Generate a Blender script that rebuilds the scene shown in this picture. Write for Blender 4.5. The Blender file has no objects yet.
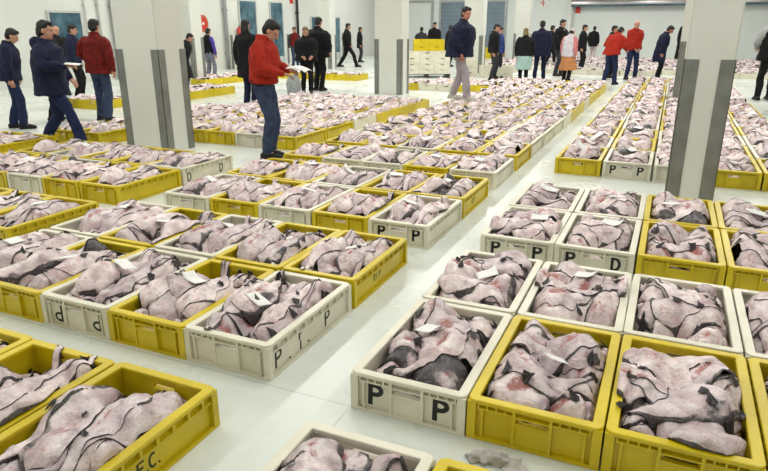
import bpy, bmesh, math, random
import numpy as np
from mathutils import Vector, Matrix, noise as mnoise

SC = bpy.context.scene
COL = SC.collection
W, L, HC, CAMH = 0.5214, 0.848, 0.181, 1.572     # hall grid: crate pitch across / along, crate height, eye height
YAW = 0.419
CA, CB = 2.0945, -2.4668                          # camera position in grid units
FPX, PITCH = 624.2, 0.3213

# ------------------------------------------------------------ camera
cam = bpy.data.cameras.new('camera'); cam.sensor_width = 36; cam.lens = FPX / 768 * 36
cam.clip_end = 200; cam.clip_start = 0.02
cam_o = bpy.data.objects.new('camera', cam); COL.objects.link(cam_o)
cam_o.location = (CA * W, CB * L, CAMH)
cam_o.rotation_euler = (math.pi / 2 - PITCH, 0.0, YAW)
SC.camera = cam_o
SC.view_settings.view_transform = 'Standard'; SC.view_settings.look = 'None'
SC.view_settings.gamma = 1; SC.view_settings.use_curve_mapping = False
SC.view_settings.exposure = 0.2
# ------------------------------------------------------------ light
wd = bpy.data.worlds.new('world'); SC.world = wd; wd.use_nodes = True
wd.node_tree.nodes['Background'].inputs[0].default_value = (0.9, 0.97, 1.0, 1)
wd.node_tree.nodes['Background'].inputs[1].default_value = 0.3
CEIL = 5.2
LIGHT_W = 82.0
for i, x in enumerate((-12.5, -8.5, -4.5, -0.5, 3.5)):
    for j, y in enumerate((-3.5, 1.5, 7.5, 14.0, 21.0, 28.5)):
        ld = bpy.data.lights.new('ceiling_tube_light', 'AREA'); ld.shape = 'RECTANGLE'
        ld.size = 0.5; ld.size_y = 3.2; ld.energy = LIGHT_W * (0.35, 0.85, 1.0, 1.4, 1.4, 1.4)[j]; ld.color = (1.0, 0.985, 0.95)
        lo = bpy.data.objects.new('ceiling_tube_light', ld); COL.objects.link(lo); lo.location = (x, y, CEIL - 0.12)

# ------------------------------------------------------------ helpers
rnd = random.Random(7)
def fwd_right():
    return Vector((-math.sin(YAW), math.cos(YAW), 0)), Vector((math.cos(YAW), math.sin(YAW), 0))
def pix(x, y, z):
    f, r = fwd_right(); d = Vector((x, y, z)) - Vector(cam_o.location)
    X = d.dot(r); F = d.dot(f); c, s = math.cos(PITCH), math.sin(PITCH)
    dep = F * c - d.z * s; up = F * s + d.z * c
    if dep < 0.05: return None
    return 384 + FPX * X / dep, 235.5 - FPX * up / dep, dep
def tag(o, label=None, cat=None, group=None, kind=None):
    if label: o['label'] = label
    if cat: o['category'] = cat
    if group: o['group'] = group
    if kind: o['kind'] = kind
    return o
def mesh_obj(name, me, mat=None, parent=None):
    o = bpy.data.objects.new(name, me); COL.objects.link(o)
    if mat and not me.materials: me.materials.append(mat)
    if parent: o.parent = parent
    return o
def bm_mesh(name, bm, mat=None, smooth=False):
    bmesh.ops.recalc_face_normals(bm, faces=bm.faces)
    me = bpy.data.meshes.new(name); bm.to_mesh(me); bm.free()
    if smooth:
        me.polygons.foreach_set('use_smooth', [True] * len(me.polygons))
    if mat: me.materials.append(mat)
    return me
def box(bm, x0, x1, y0, y1, z0, z1):
    v = [bm.verts.new(p) for p in ((x0,y0,z0),(x1,y0,z0),(x1,y1,z0),(x0,y1,z0),(x0,y0,z1),(x1,y0,z1),(x1,y1,z1),(x0,y1,z1))]
    for f in ((0,3,2,1),(4,5,6,7),(0,1,5,4),(1,2,6,5),(2,3,7,6),(3,0,4,7)):
        bm.faces.new([v[i] for i in f])
def bevelled(bm, w, seg=2):
    bmesh.ops.bevel(bm, geom=list(bm.edges), offset=w, segments=seg, profile=0.5, affect='EDGES')
def empty(name, loc=(0,0,0), rz=0):
    o = bpy.data.objects.new(name, None); COL.objects.link(o); o.empty_display_size = 0.1
    o.location = loc; o.rotation_euler = (0, 0, rz); return o

# ------------------------------------------------------------ materials
def mat_new(name):
    m = bpy.data.materials.new(name); m.use_nodes = True
    nt = m.node_tree; return m, nt, nt.nodes['Principled BSDF']
def N(nt, t, **k):
    n = nt.nodes.new(t)
    for a, b in k.items():
        if a in ('operation', 'data_type', 'blend_type', 'attribute_name', 'attribute_type', 'noise_dimensions', 'feature', 'wave_type', 'bands_direction'): setattr(n, a, b)
    return n
def noise_n(nt, scale, detail=4, vec=None, rough=0.55):
    n = nt.nodes.new('ShaderNodeTexNoise'); n.inputs['Scale'].default_value = scale; n.inputs['Detail'].default_value = detail
    n.inputs['Roughness'].default_value = rough
    if vec is not None: nt.links.new(vec, n.inputs['Vector'])
    return n
def ramp(nt, src, p0, c0, p1, c1):
    r = nt.nodes.new('ShaderNodeValToRGB'); e = r.color_ramp.elements
    e[0].position = p0; e[0].color = (*c0, 1) if len(c0) == 3 else c0
    e[1].position = p1; e[1].color = (*c1, 1) if len(c1) == 3 else c1
    nt.links.new(src, r.inputs['Fac']); return r
def mix(nt, fac, a, b):
    m = nt.nodes.new('ShaderNodeMix'); m.data_type = 'RGBA'
    if hasattr(fac, 'is_linked') or hasattr(fac, 'links'): nt.links.new(fac, m.inputs[0])
    else: m.inputs[0].default_value = fac
    for s, i in ((a, 6), (b, 7)):
        if isinstance(s, tuple): m.inputs[i].default_value = (*s, 1)
        else: nt.links.new(s, m.inputs[i])
    return m.outputs[2]
def bump(nt, p, src, dist, strength=1.0):
    b = nt.nodes.new('ShaderNodeBump'); b.inputs['Distance'].default_value = dist; b.inputs['Strength'].default_value = strength
    nt.links.new(src, b.inputs['Height']); nt.links.new(b.outputs[0], p.inputs['Normal']); return b
def plain(name, c1, c2=None, scale=6, rough=0.6, bdist=0.0, metallic=0.0, coords='Object', spec=0.5, bscale=None):
    m, nt, p = mat_new(name); c2 = c2 or tuple(v * 0.86 for v in c1)
    tc = nt.nodes.new('ShaderNodeTexCoord'); n = noise_n(nt, scale, 5, tc.outputs[coords])
    r = ramp(nt, n.outputs['Fac'], 0.35, c2, 0.65, c1)
    nt.links.new(r.outputs['Color'], p.inputs['Base Color'])
    p.inputs['Roughness'].default_value = rough; p.inputs['Metallic'].default_value = metallic
    p.inputs['Specular IOR Level'].default_value = spec
    if bdist:
        n2 = noise_n(nt, bscale or scale * 6, 3, tc.outputs[coords]); bump(nt, p, n2.outputs['Fac'], bdist)
    return m
def crate_mat(name, base, dark, grime):
    m, nt, p = mat_new(name)
    geo = nt.nodes.new('ShaderNodeNewGeometry')
    n1 = noise_n(nt, 3.0, 6, geo.outputs['Position']); n2 = noise_n(nt, 38, 6, geo.outputs['Position'], 0.7)
    oi = nt.nodes.new('ShaderNodeObjectInfo')
    r1 = ramp(nt, n1.outputs['Fac'], 0.3, dark, 0.62, base)
    r2 = ramp(nt, n2.outputs['Fac'], 0.62, (0, 0, 0), 0.78, (1, 1, 1))
    mm = nt.nodes.new('ShaderNodeMath'); mm.operation = 'MULTIPLY'; mm.inputs[1].default_value = 0.55
    nt.links.new(r2.outputs['Color'], mm.inputs[0])
    c = mix(nt, mm.outputs[0], r1.outputs['Color'], grime)
    nt.links.new(c, p.inputs['Base Color']); p.inputs['Roughness'].default_value = 0.36
    bump(nt, p, n2.outputs['Fac'], 0.0012)
    return m
M_YEL = crate_mat('yellow_crate_plastic', (0.69, 0.53, 0.006), (0.55, 0.42, 0.005), (0.22, 0.17, 0.02))
M_WHT = crate_mat('white_crate_plastic', (0.78, 0.75, 0.62), (0.66, 0.63, 0.50), (0.35, 0.31, 0.20))
M_INK = plain('black_paint', (0.012, 0.012, 0.012), rough=0.6)
M_DKINK = plain('green_black_marker', (0.03, 0.05, 0.01), rough=0.6)

def fish_mat():
    m, nt, p = mat_new('monkfish_flesh_and_skin')
    at = nt.nodes.new('ShaderNodeAttribute'); at.attribute_name = 'pat'
    sp = nt.nodes.new('ShaderNodeSeparateColor'); nt.links.new(at.outputs['Color'], sp.inputs[0])
    geo = nt.nodes.new('ShaderNodeNewGeometry'); pos = geo.outputs['Position']
    n1 = noise_n(nt, 7, 4, pos); n2 = noise_n(nt, 26, 5, pos, 0.65); n3 = noise_n(nt, 70, 4, pos, 0.7); n4 = noise_n(nt, 13, 4, pos, 0.6)
    base = ramp(nt, n1.outputs['Fac'], 0.34, (0.60, 0.44, 0.46), 0.60, (0.84, 0.72, 0.73))
    pale = ramp(nt, n2.outputs['Fac'], 0.42, (0, 0, 0), 0.66, (1, 1, 1))
    c = mix(nt, pale.outputs['Color'], base.outputs['Color'], (0.92, 0.86, 0.85))
    grey = ramp(nt, n4.outputs['Fac'], 0.45, (0, 0, 0), 0.68, (0.9, 0.9, 0.9))
    c = mix(nt, grey.outputs['Color'], c, (0.33, 0.225, 0.25))
    tn = ramp(nt, sp.outputs['Blue'], 0.1, (0.86, 0.84, 0.86), 0.85, (1.14, 1.12, 1.10))
    mt_ = nt.nodes.new('ShaderNodeMix'); mt_.data_type = 'RGBA'; mt_.blend_type = 'MULTIPLY'; mt_.inputs[0].default_value = 1.0
    nt.links.new(c, mt_.inputs[6]); nt.links.new(tn.outputs['Color'], mt_.inputs[7]); c = mt_.outputs[2]
    n5 = noise_n(nt, 48, 5, pos, 0.75)
    # blood round the cut belly and in small spots
    md = nt.nodes.new('ShaderNodeMath'); md.operation = 'MULTIPLY_ADD'; md.inputs[1].default_value = 1.0
    nt.links.new(sp.outputs['Green'], md.inputs[0])
    ms = nt.nodes.new('ShaderNodeMath'); ms.operation = 'MULTIPLY_ADD'; ms.inputs[1].default_value = 2.2; ms.inputs[2].default_value = -0.92
    nt.links.new(n5.outputs['Fac'], ms.inputs[0]); nt.links.new(ms.outputs[0], md.inputs[2])
    bl = ramp(nt, md.outputs[0], 0.38, (0, 0, 0), 0.95, (0.85, 0.85, 0.85))
    c = mix(nt, bl.outputs['Color'], c, (0.36, 0.07, 0.045))
    # dark back skin on the flanks and the tail
    sk = nt.nodes.new('ShaderNodeMath'); sk.operation = 'MULTIPLY_ADD'; sk.inputs[1].default_value = 0.9
    nt.links.new(n4.outputs['Fac'], sk.inputs[0]); nt.links.new(sp.outputs['Red'], sk.inputs[2])
    skr = ramp(nt, sk.outputs[0], 0.84, (0, 0, 0), 1.16, (1, 1, 1))
    skc = ramp(nt, n3.outputs['Fac'], 0.4, (0.022, 0.017, 0.020), 0.75, (0.11, 0.085, 0.09))
    c = mix(nt, skr.outputs['Color'], c, skc.outputs['Color'])
    nt.links.new(c, p.inputs['Base Color'])
    p.inputs['Roughness'].default_value = 0.20; p.inputs['Specular IOR Level'].default_value = 0.85
    p.inputs['Subsurface Weight'].default_value = 0.0
    ad = nt.nodes.new('ShaderNodeMath'); ad.operation = 'MULTIPLY_ADD'; ad.inputs[1].default_value = 0.35
    nt.links.new(n3.outputs['Fac'], ad.inputs[0]); nt.links.new(n2.outputs['Fac'], ad.inputs[2])
    bump(nt, p, ad.outputs[0], 0.014)
    return m
M_FISH = fish_mat()
M_FIN = plain('dark_fin_skin', (0.05, 0.04, 0.045), (0.012, 0.010, 0.012), scale=30, rough=0.4, bdist=0.002)
M_PAPER = plain('white_slip_paper', (0.86, 0.86, 0.84), (0.78, 0.78, 0.76), scale=12, rough=0.7)

def floor_mat():
    m, nt, p = mat_new('wet_white_floor')
    geo = nt.nodes.new('ShaderNodeNewGeometry'); pos = geo.outputs['Position']
    n1 = noise_n(nt, 0.9, 6, pos); n2 = noise_n(nt, 5.5, 5, pos, 0.65)
    a = ramp(nt, n1.outputs['Fac'], 0.32, (0.62, 0.66, 0.61), 0.62, (0.70, 0.74, 0.69))
    b = ramp(nt, n2.outputs['Fac'], 0.5, (0, 0, 0), 0.8, (0.5, 0.5, 0.5))
    c = mix(nt, b.outputs['Color'], a.outputs['Color'], (0.66, 0.63, 0.54))
    # slab joints
    br = nt.nodes.new('ShaderNodeTexBrick'); br.offset = 0.0
    nt.links.new(pos, br.inputs['Vector']); br.inputs['Scale'].default_value = 1.0
    br.inputs['Brick Width'].default_value = 2.4; br.inputs['Row Height'].default_value = 2.4
    br.inputs['Mortar Size'].default_value = 0.008; br.inputs['Mortar Smooth'].default_value = 0.6
    br.inputs['Color1'].default_value = (0, 0, 0, 1); br.inputs['Color2'].default_value = (0, 0, 0, 1); br.inputs['Mortar'].default_value = (0.45, 0.45, 0.45, 1)
    c = mix(nt, br.outputs['Color'], c, (0.42, 0.45, 0.42))
    nt.links.new(c, p.inputs['Base Color'])
    rr = ramp(nt, n1.outputs['Fac'], 0.3, (0.22, 0.22, 0.22), 0.7, (0.36, 0.36, 0.36))
    nt.links.new(rr.outputs['Color'], p.inputs['Roughness'])
    bump(nt, p, n1.outputs['Fac'], 0.001, 0.3)
    return m
M_FLOOR = floor_mat()
def wall_mat(name, c1, c2, pw=1.2):
    m, nt, p = mat_new(name)
    geo = nt.nodes.new('ShaderNodeNewGeometry'); pos = geo.outputs['Position']
    n1 = noise_n(nt, 0.6, 3, pos); a = ramp(nt, n1.outputs['Fac'], 0.35, c2, 0.65, c1)
    c = a.outputs['Color']
    nt.links.new(c, p.inputs['Base Color']); p.inputs['Roughness'].default_value = 0.45
    return m
M_WALL = wall_mat('white_wall_panel', (0.70, 0.71, 0.67), (0.66, 0.67, 0.63))
M_WALLB = wall_mat('pale_back_wall_panel', (0.72, 0.76, 0.73), (0.69, 0.73, 0.70))
M_PILLAR = plain('white_pillar_paint', (0.72, 0.73, 0.68), (0.68, 0.69, 0.64), scale=1.5, rough=0.5)
M_GUARD = plain('grey_metal_guard', (0.25, 0.26, 0.24), (0.19, 0.20, 0.18), scale=5, rough=0.42, metallic=0.35)
M_STEEL = plain('grey_steel', (0.42, 0.43, 0.43), (0.32, 0.33, 0.34), scale=2, rough=0.4, metallic=0.5)
M_DUCT = plain('bright_steel_duct', (0.45, 0.42, 0.42), (0.28, 0.27, 0.28), scale=0.8, rough=0.3, metallic=0.7)
M_BLUE = plain('blue_grey_door_panel', (0.20, 0.26, 0.32), (0.16, 0.22, 0.27), scale=1.2, rough=0.5)
M_TEAL = plain('dark_teal_glass', (0.10, 0.20, 0.25), (0.03, 0.07, 0.10), scale=2.5, rough=0.12)
M_FRAME = plain('light_grey_frame', (0.55, 0.58, 0.56), rough=0.5)
M_RED = plain('red_enamel', (0.62, 0.04, 0.02), (0.5, 0.03, 0.02), rough=0.4)
M_WPAINT = plain('white_enamel', (0.8, 0.8, 0.78), rough=0.5)
M_BLACK = plain('black_plastic', (0.015, 0.015, 0.015), rough=0.5)
M_HOSE = plain('orange_red_hose', (0.65, 0.16, 0.05), (0.5, 0.08, 0.03), scale=20, rough=0.6)

# ------------------------------------------------------------ room shell
XL, XR, YB, YF = -29.0 * W, 7.0, 40.5 * L, -6.0
def slab(name, x0, x1, y0, y1, z0, z1, mat, kind='structure'):
    bm = bmesh.new(); box(bm, x0, x1, y0, y1, z0, z1)
    o = mesh_obj(name, bm_mesh(name, bm, mat)); tag(o, kind=kind); return o
slab('floor', XL - .2, XR + .2, YF - .2, YB + .2, -0.15, 0, M_FLOOR)
slab('ceiling', XL - .2, XR + .2, YF - .2, YB + .2, CEIL, CEIL + .15, M_WALL)
slab('wall_left', XL - .2, XL, YF, YB, 0, CEIL, M_WALL)
slab('wall_right', XR, XR + .2, YF, YB, 0, CEIL, M_WALL)
slab('wall_back', XL - .2, XR + .2, YB, YB + .2, 0, CEIL, M_WALLB)
slab('wall_front', XL - .2, XR + .2, YF - .2, YF, 0, CEIL, M_WALL)

def pillar(a0, b0, wid, dep, label):
    x0, y0 = a0 * W, b0 * L; x1, y1 = x0 + wid, y0 + dep
    e = empty('pillar', ((x0 + x1) / 2, (y0 + y1) / 2, 0)); tag(e, label, 'pillar', 'white pillars with metal corner guards')
    hx, hy = wid / 2, dep / 2
    bm = bmesh.new(); box(bm, -hx, hx, -hy, hy, 0, CEIL); bmesh.ops.bevel(bm, geom=[q for q in bm.edges if abs(q.verts[0].co.z - q.verts[1].co.z) > 1], offset=0.012, segments=2, affect='EDGES')
    mesh_obj('column_shaft', bm_mesh('column_shaft', bm, M_PILLAR), parent=e)
    t, g, hh = 0.006, 0.115, 1.31
    for sx in (-1, 1):
        for sy in (-1, 1):
            bm = bmesh.new()
            X = sx * hx; Y = sy * hy
            box(bm, min(X + sx * t, X - sx * g), max(X + sx * t, X - sx * g), min(Y, Y + sy * t), max(Y, Y + sy * t), 0, hh)
            box(bm, min(X, X + sx * t), max(X, X + sx * t), min(Y + sy * t, Y - sy * g), max(Y + sy * t, Y - sy * g), 0, hh)
            mesh_obj('corner_guard', bm_mesh('corner_guard', bm, M_GUARD), parent=e)
PW, PD = 0.70, 0.50
pillar(2.29, 4.95, 0.395, 0.45, 'white pillar with grey corner guards behind the near right crates')
pillar(-10.57, 4.95, PW, PD, 'wide white pillar with grey corner guards beside the man in navy jacket')
pillar(-10.75, 14.6, PW, PD, 'white pillar behind the fish, in the centre left, before the crate stack')
pillar(2.29, 14.6, 0.395, 0.45, 'white pillar standing just behind the nearest right pillar')
pillar(-11.35, 24.4, PW, PD, 'white pillar behind the walking man in navy jacket')
pillar(-11.4, 34.0, PW, PD, 'far white pillar beside the woman in the pale teal skirt')
pillar(-22.9, 14.9, 0.5, PD, 'white pillar half hidden behind the wide left pillar')
pillar(-22.9, 24.5, 0.5, PD, 'slim white pillar behind the couple in black coats')

# doors, windows and fittings of the walls
def wall_panel(name, b0, b1, z0, z1, mat, frame=0.06, split=None, pane_name='pane'):
    """opening on the left wall between b0 and b1"""
    y0, y1 = b0 * L, b1 * L; x = XL
    bm = bmesh.new()
    for q in ((y0 - frame, y0, z0, z1 + frame), (y1, y1 + frame, z0, z1 + frame), (y0, y1, z1, z1 + frame)):
        box(bm, x, x + 0.06, q[0], q[1], q[2], q[3])
    if z0 > 0.1: box(bm, x, x + 0.09, y0 - frame, y1 + frame, z0 - frame, z0)
    o = mesh_obj(name, bm_mesh(name, bm, M_FRAME)); tag(o, kind='structure')
    bm = bmesh.new(); zs = split if split else z0
    box(bm, x + 0.002, x + 0.03, y0, y1, zs, z1); mesh_obj(pane_name, bm_mesh(pane_name, bm, mat), parent=o)
    if split:
        bm = bmesh.new(); box(bm, x + 0.002, x + 0.04, y0, y1, z0, zs); mesh_obj('kick_panel', bm_mesh('kick_panel', bm, M_FRAME), parent=o)
        bm = bmesh.new(); box(bm, x + 0.04, x + 0.09, y0 + 0.05, y0 + 0.1, 0.95, 1.15); mesh_obj('door_handle', bm_mesh('door_handle', bm, M_STEEL), parent=o)
    return o
wall_panel('window_1', 13.05, 14.3, 1.22, 1.98, M_TEAL)
wall_panel('door_1', 23.5, 24.8, 0, 2.6, M_TEAL, split=0.35)
wall_panel('door_2', 26.1, 27.2, 0, 2.6, M_TEAL, split=0.35)
wall_panel('door_3', 30.2, 31.4, 0, 2.05, M_TEAL, split=0.35)
wall_panel('door_4', 32.3, 33.6, 0, 2.05, M_TEAL, split=0.35)
# roller door in the back wall
def back_door(name, a0, a1, z1, mat):
    x0, x1 = a0 * W, a1 * W; y = YB
    bm = bmesh.new(); box(bm, x0 - .12, x0, y - .1, y, 0, z1 + .12); box(bm, x1, x1 + .12, y - .1, y, 0, z1 + .12); box(bm, x0, x1, y - .1, y, z1, z1 + .12)
    o = mesh_obj(name, bm_mesh(name, bm, M_STEEL)); tag(o, kind='structure')
    bm = bmesh.new(); n = int(z1 / 0.2)
    for k in range(n): box(bm, x0, x1, y - .05, y - .005, k * z1 / n + .006, (k + 1) * z1 / n)
    mesh_obj('shutter', bm_mesh('shutter', bm, mat), parent=o); return o
back_door('door_5', -22.0, -14.9, 2.95, M_BLUE)
back_door('door_6', -28.0, -23.2, 2.95, M_WALLB)
o = slab('trim_1', -7.95 * W, XR, YB - .5, YB, 2.62, 2.70, M_TEAL)
bm = bmesh.new()
ang = [math.pi * k / 16 for k in range(17)]
vs = [[bm.verts.new((x, YB - .25 - .24 * math.cos(t), 2.72 + .34 * math.sin(t))) for t in ang] for x in (-8.0 * W, XR - .02)]
for k in range(16): bm.faces.new((vs[0][k], vs[0][k + 1], vs[1][k + 1], vs[1][k]))
bm.faces.new(vs[0]); bm.faces.new(vs[1][::-1]); bm.faces.new((vs[0][0], vs[1][0], vs[1][16], vs[0][16]))
for xx in (3.0, -1.5, 0.8, 4.9):
    box(bm, xx, xx + .06, YB - .5, YB - .01, 2.7, 3.1)
tag(mesh_obj('roller_shutter_housing', bm_mesh('roller_shutter_housing', bm, M_DUCT)), 'long grey steel shutter housing along the top of the right back wall', 'housing')
bm = bmesh.new(); box(bm, -8.25 * W, -7.95 * W, YB - .15, YB, 0, CEIL); tag(mesh_obj('trim_2', bm_mesh('trim_2', bm, M_WPAINT)), kind='structure')
bm = bmesh.new(); box(bm, -7.95 * W, -7.75 * W, YB - .12, YB, 0, CEIL); tag(mesh_obj('trim_3', bm_mesh('trim_3', bm, M_FRAME)), kind='structure')
# pipes down the left wall
def pipe(b, r, z1, mat, label, z0=0.0):
    bm = bmesh.new(); bmesh.ops.create_cone(bm, cap_ends=True, segments=14, radius1=r, radius2=r, depth=z1 - z0, matrix=Matrix.Translation((XL + r + .035, b * L, (z0 + z1) / 2)))
    for zz in (0.6, 2.2, 3.8):
        if zz < z1: box(bm, XL, XL + 2 * r + .045, b * L - r - .01, b * L + r + .01, zz, zz + .05)
    tag(mesh_obj('wall_pipe', bm_mesh('wall_pipe', bm, mat, True)), label, 'pipe', 'pipes down the left wall')
pipe(14.55, 0.03, 4.9, M_WPAINT, 'thin white pipe on the left wall beside the teal window')
pipe(15.1, 0.03, 4.9, M_FRAME, 'thin pale pipe on the left wall above the red jacket man')
pipe(15.75, 0.11, 4.9, M_FRAME, 'thick grey pipe on the left wall next to the wide pillar')
pipe(22.3, 0.07, 4.9, M_STEEL, 'grey pipe on the left wall right of the hose reel')
pipe(28.6, 0.06, 4.9, M_BLACK, 'dark pipe on the left wall behind the couple in black')
pipe(32.0, 0.05, 4.9, M_TEAL, 'teal pipe between the far doors of the left wall')
for b, lab in ((22.7, 'dark wall bollard just left of the fire extinguisher'), (23.1, 'dark wall bollard below the fire extinguisher'), (27.6, 'dark wall bollard beside the second teal door'), (34.0, 'dark wall bollard beside the farthest teal door')):
    bm = bmesh.new(); box(bm, XL, XL + .05, b * L, b * L + .1, 0, 1.3); bevelled(bm, .008)
    tag(mesh_obj('wall_guard', bm_mesh('wall_guard', bm, M_GUARD)), lab.replace('bollard', 'guard strip'), 'wall guard', 'guard strips on the left wall')

# hose reel
e = empty('fire_hose_reel', (XL, 20.5 * L, 1.72)); tag(e, 'round red and orange fire hose reel mounted high on the left wall', 'hose reel')
def disc(r, x0, x1, n=28):
    bm = bmesh.new(); bmesh.ops.create_cone(bm, cap_ends=True, segments=n, radius1=r, radius2=r, depth=x1 - x0, matrix=Matrix.Translation(((x0 + x1) / 2, 0, 0)) @ Matrix.Rotation(math.pi / 2, 4, 'Y')); return bm
mesh_obj('back_flange', bm_mesh('f', disc(.33, .06, .08), M_RED), parent=e)
mesh_obj('front_flange', bm_mesh('f', disc(.22, .22, .235), M_RED), parent=e)
bm = bmesh.new()
for k in range(5):
    r0 = .25 + .016 * (k % 2)
    bmesh.ops.create_cone(bm, cap_ends=False, segments=28, radius1=r0, radius2=r0, depth=.02, matrix=Matrix.Translation((.1 + k * .026, 0, 0)) @ Matrix.Rotation(math.pi / 2, 4, 'Y'))
for k in range(3):
    rr = .235 + .03 * k
    segs = 28
    for q in range(segs):
        a0, a1 = 2 * math.pi * q / segs, 2 * math.pi * (q + 1) / segs
        p = [((.24 - .002 * k), (rr + d) * math.cos(t), (rr + d) * math.sin(t)) for t, d in ((a0, -.012), (a1, -.012), (a1, .012), (a0, .012))]
        vv = [bm.verts.new(c) for c in p] + [bm.verts.new((c[0] - .03, c[1], c[2])) for c in p]
        for f in ((0, 1, 2, 3), (4, 5, 6, 7), (0, 1, 5, 4), (3, 2, 6, 7)): bm.faces.new([vv[i] for i in f])
mesh_obj('hose_coil', bm_mesh('h', bm, M_HOSE, True), parent=e)
mesh_obj('hub', bm_mesh('f', disc(.05, 0, .26), M_WPAINT), parent=e)
# extinguisher
e = empty('fire_extinguisher', (XL + .12, 23.25 * L, 1.15)); tag(e, 'small dark red fire extinguisher hung on the left wall', 'extinguisher')
bm = bmesh.new(); bmesh.ops.create_cone(bm, cap_ends=True, segments=16, radius1=.085, radius2=.085, depth=.36, matrix=Matrix.Translation((0, 0, .18)))
bmesh.ops.create_uvsphere(bm, u_segments=16, v_segments=8, radius=.085, matrix=Matrix.Translation((0, 0, .36)))
mesh_obj('cylinder', bm_mesh('c', bm, M_RED, True), parent=e)
bm = bmesh.new(); box(bm, -.02, .02, -.02, .02, .43, .48); box(bm, -.015, .11, -.012, .012, .47, .49)
mesh_obj('valve_handle', bm_mesh('v', bm, M_BLACK), parent=e)
bm = bmesh.new(); box(bm, .087, .12, -.03, .03, .1, .32); mesh_obj('discharge_horn', bm_mesh('v', bm, M_BLACK), parent=e)

# ------------------------------------------------------------ painted letters as thin raised strokes
def arc(cx, cz, rx, rz, a0, a1, n=9):
    return [(cx + rx * math.cos(math.radians(a0 + (a1 - a0) * k / n)), cz + rz * math.sin(math.radians(a0 + (a1 - a0) * k / n))) for k in range(n + 1)]
GL = {'P': [[(0, 0), (0.02, 1)], [(0, .98)] + arc(.22, .74, .32, .24, 85, -90)[:] + [(0.02, .5)]],
      'D': [[(0, 0), (0, 1)], [(0, .98)] + arc(.1, .5, .42, .48, 88, -88) + [(0, .02)]],
      'R': [[(0, 0), (0.02, 1)], [(0, .98)] + arc(.22, .75, .3, .23, 85, -90) + [(0.02, .52)], [(.2, .5), (.52, 0)]],
      'r': [[(0, 0), (0, .7)], [(0, .5), (.15, .68), (.4, .7)]],
      'i': [[(0.1, 0), (0.1, .65)], [(.1, .85), (.12, .95)]],
      'I': [[(0.1, 0), (0.1, 1)]],
      'F': [[(0, 0), (0, 1), (.5, 1)], [(0, .55), (.4, .55)]],
      'E': [[(.5, 0), (0, 0), (0, 1), (.5, 1)], [(0, .55), (.4, .55)]],
      'C': [arc(.32, .5, .32, .5, 60, 300)],
      'A': [[(0, 0), (.28, 1), (.56, 0)], [(.12, .38), (.45, .38)]],
      'L': [[(0, 1), (0, 0), (.5, 0)]],
      '4': [[(.4, 0), (.4, 1), (0, .35), (.6, .35)]],
      '-': [[(0, .5), (.5, .5)]],
      '.': [[(0, 0), (.05, .05)]]}
def letters_bm(text, size, stroke, orient, origin, flip=False, gap=0.8):
    """orient: (right, up, normal) unit vectors in local space; origin: lower left of the text"""
    rt, up, nm = [Vector(q) for q in orient]; bm = bmesh.new(); x = 0
    for ch in text:
        if ch == ' ': x += size * gap; continue
        for st in GL[ch]:
            pts = [Vector((p[0] * size, p[1] * size)) for p in st]
            if flip: pts = [Vector((size * .55 - p.x, size - p.y)) for p in pts]
            n = len(pts); ofs = []
            for k in range(n):
                d = (pts[min(k + 1, n - 1)] - pts[max(k - 1, 0)])
                d = d.normalized() if d.length > 1e-6 else Vector((1, 0)); ofs.append(Vector((-d.y, d.x)) * stroke / 2)
            ends = [(pts[0] - (pts[1] - pts[0]).normalized() * stroke * .3, pts[-1] + (pts[-1] - pts[-2]).normalized() * stroke * .3)]
            pts = [ends[0][0]] + pts[1:-1] + [ends[0][1]]
            rows = []
            for p, o_ in zip(pts, ofs):
                r = []
                for q, h in ((p + o_, 0), (p + o_, .0014), (p - o_, .0014), (p - o_, 0)):
                    r.append(bm.verts.new(Vector(origin) + rt * (x + q.x) + up * q.y + nm * h))
                rows.append(r)
            for a, b in zip(rows, rows[1:]):
                for k in range(3): bm.faces.new((a[k], a[k + 1], b[k + 1], b[k]))
            bm.faces.new(rows[0]); bm.faces.new(rows[-1][::-1])
        x += size * gap
    return bm
FRONT = ((1, 0, 0), (0, 0, 1), (0, -1, 0)); RIGHT = ((0, 1, 0), (0, 0, 1), (1, 0, 0))

# sign boards on the back wall
def wall_sign(x, z, w, h, glyph, label):
    e = empty('number_sign', (x, YB - .04, z)); tag(e, label, 'sign')
    bm = bmesh.new(); box(bm, -w / 2, w / 2, -.01, .04, -h / 2, h / 2); mesh_obj('board', bm_mesh('b', bm, M_RED if glyph == '' else M_WPAINT), parent=e)
    if glyph: mesh_obj('numeral', bm_mesh('n', letters_bm(glyph, h * .7, .055, FRONT, (-w * .22, -.011, -h * .35)), M_RED), parent=e)
wall_sign(-10.9 * W, 2.88, .62, .5, '4', 'white sign with a red number four high on the back wall')
wall_sign(-7.35 * W, 2.46, .26, .3, '', 'small red sign below the shutter housing on the back wall')
def small_sign(b, z, label):
    bm = bmesh.new(); box(bm, XL, XL + .02, b * L - .14, b * L + .14, z, z + .24); bevelled(bm, .005)
    tag(mesh_obj('door_sign', bm_mesh('d', bm, M_RED)), label, 'sign')
small_sign(23.0, 2.62, 'small red sign high on the left wall before the first door')
small_sign(28.2, 2.62, 'small red sign high on the left wall after the second door')

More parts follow.
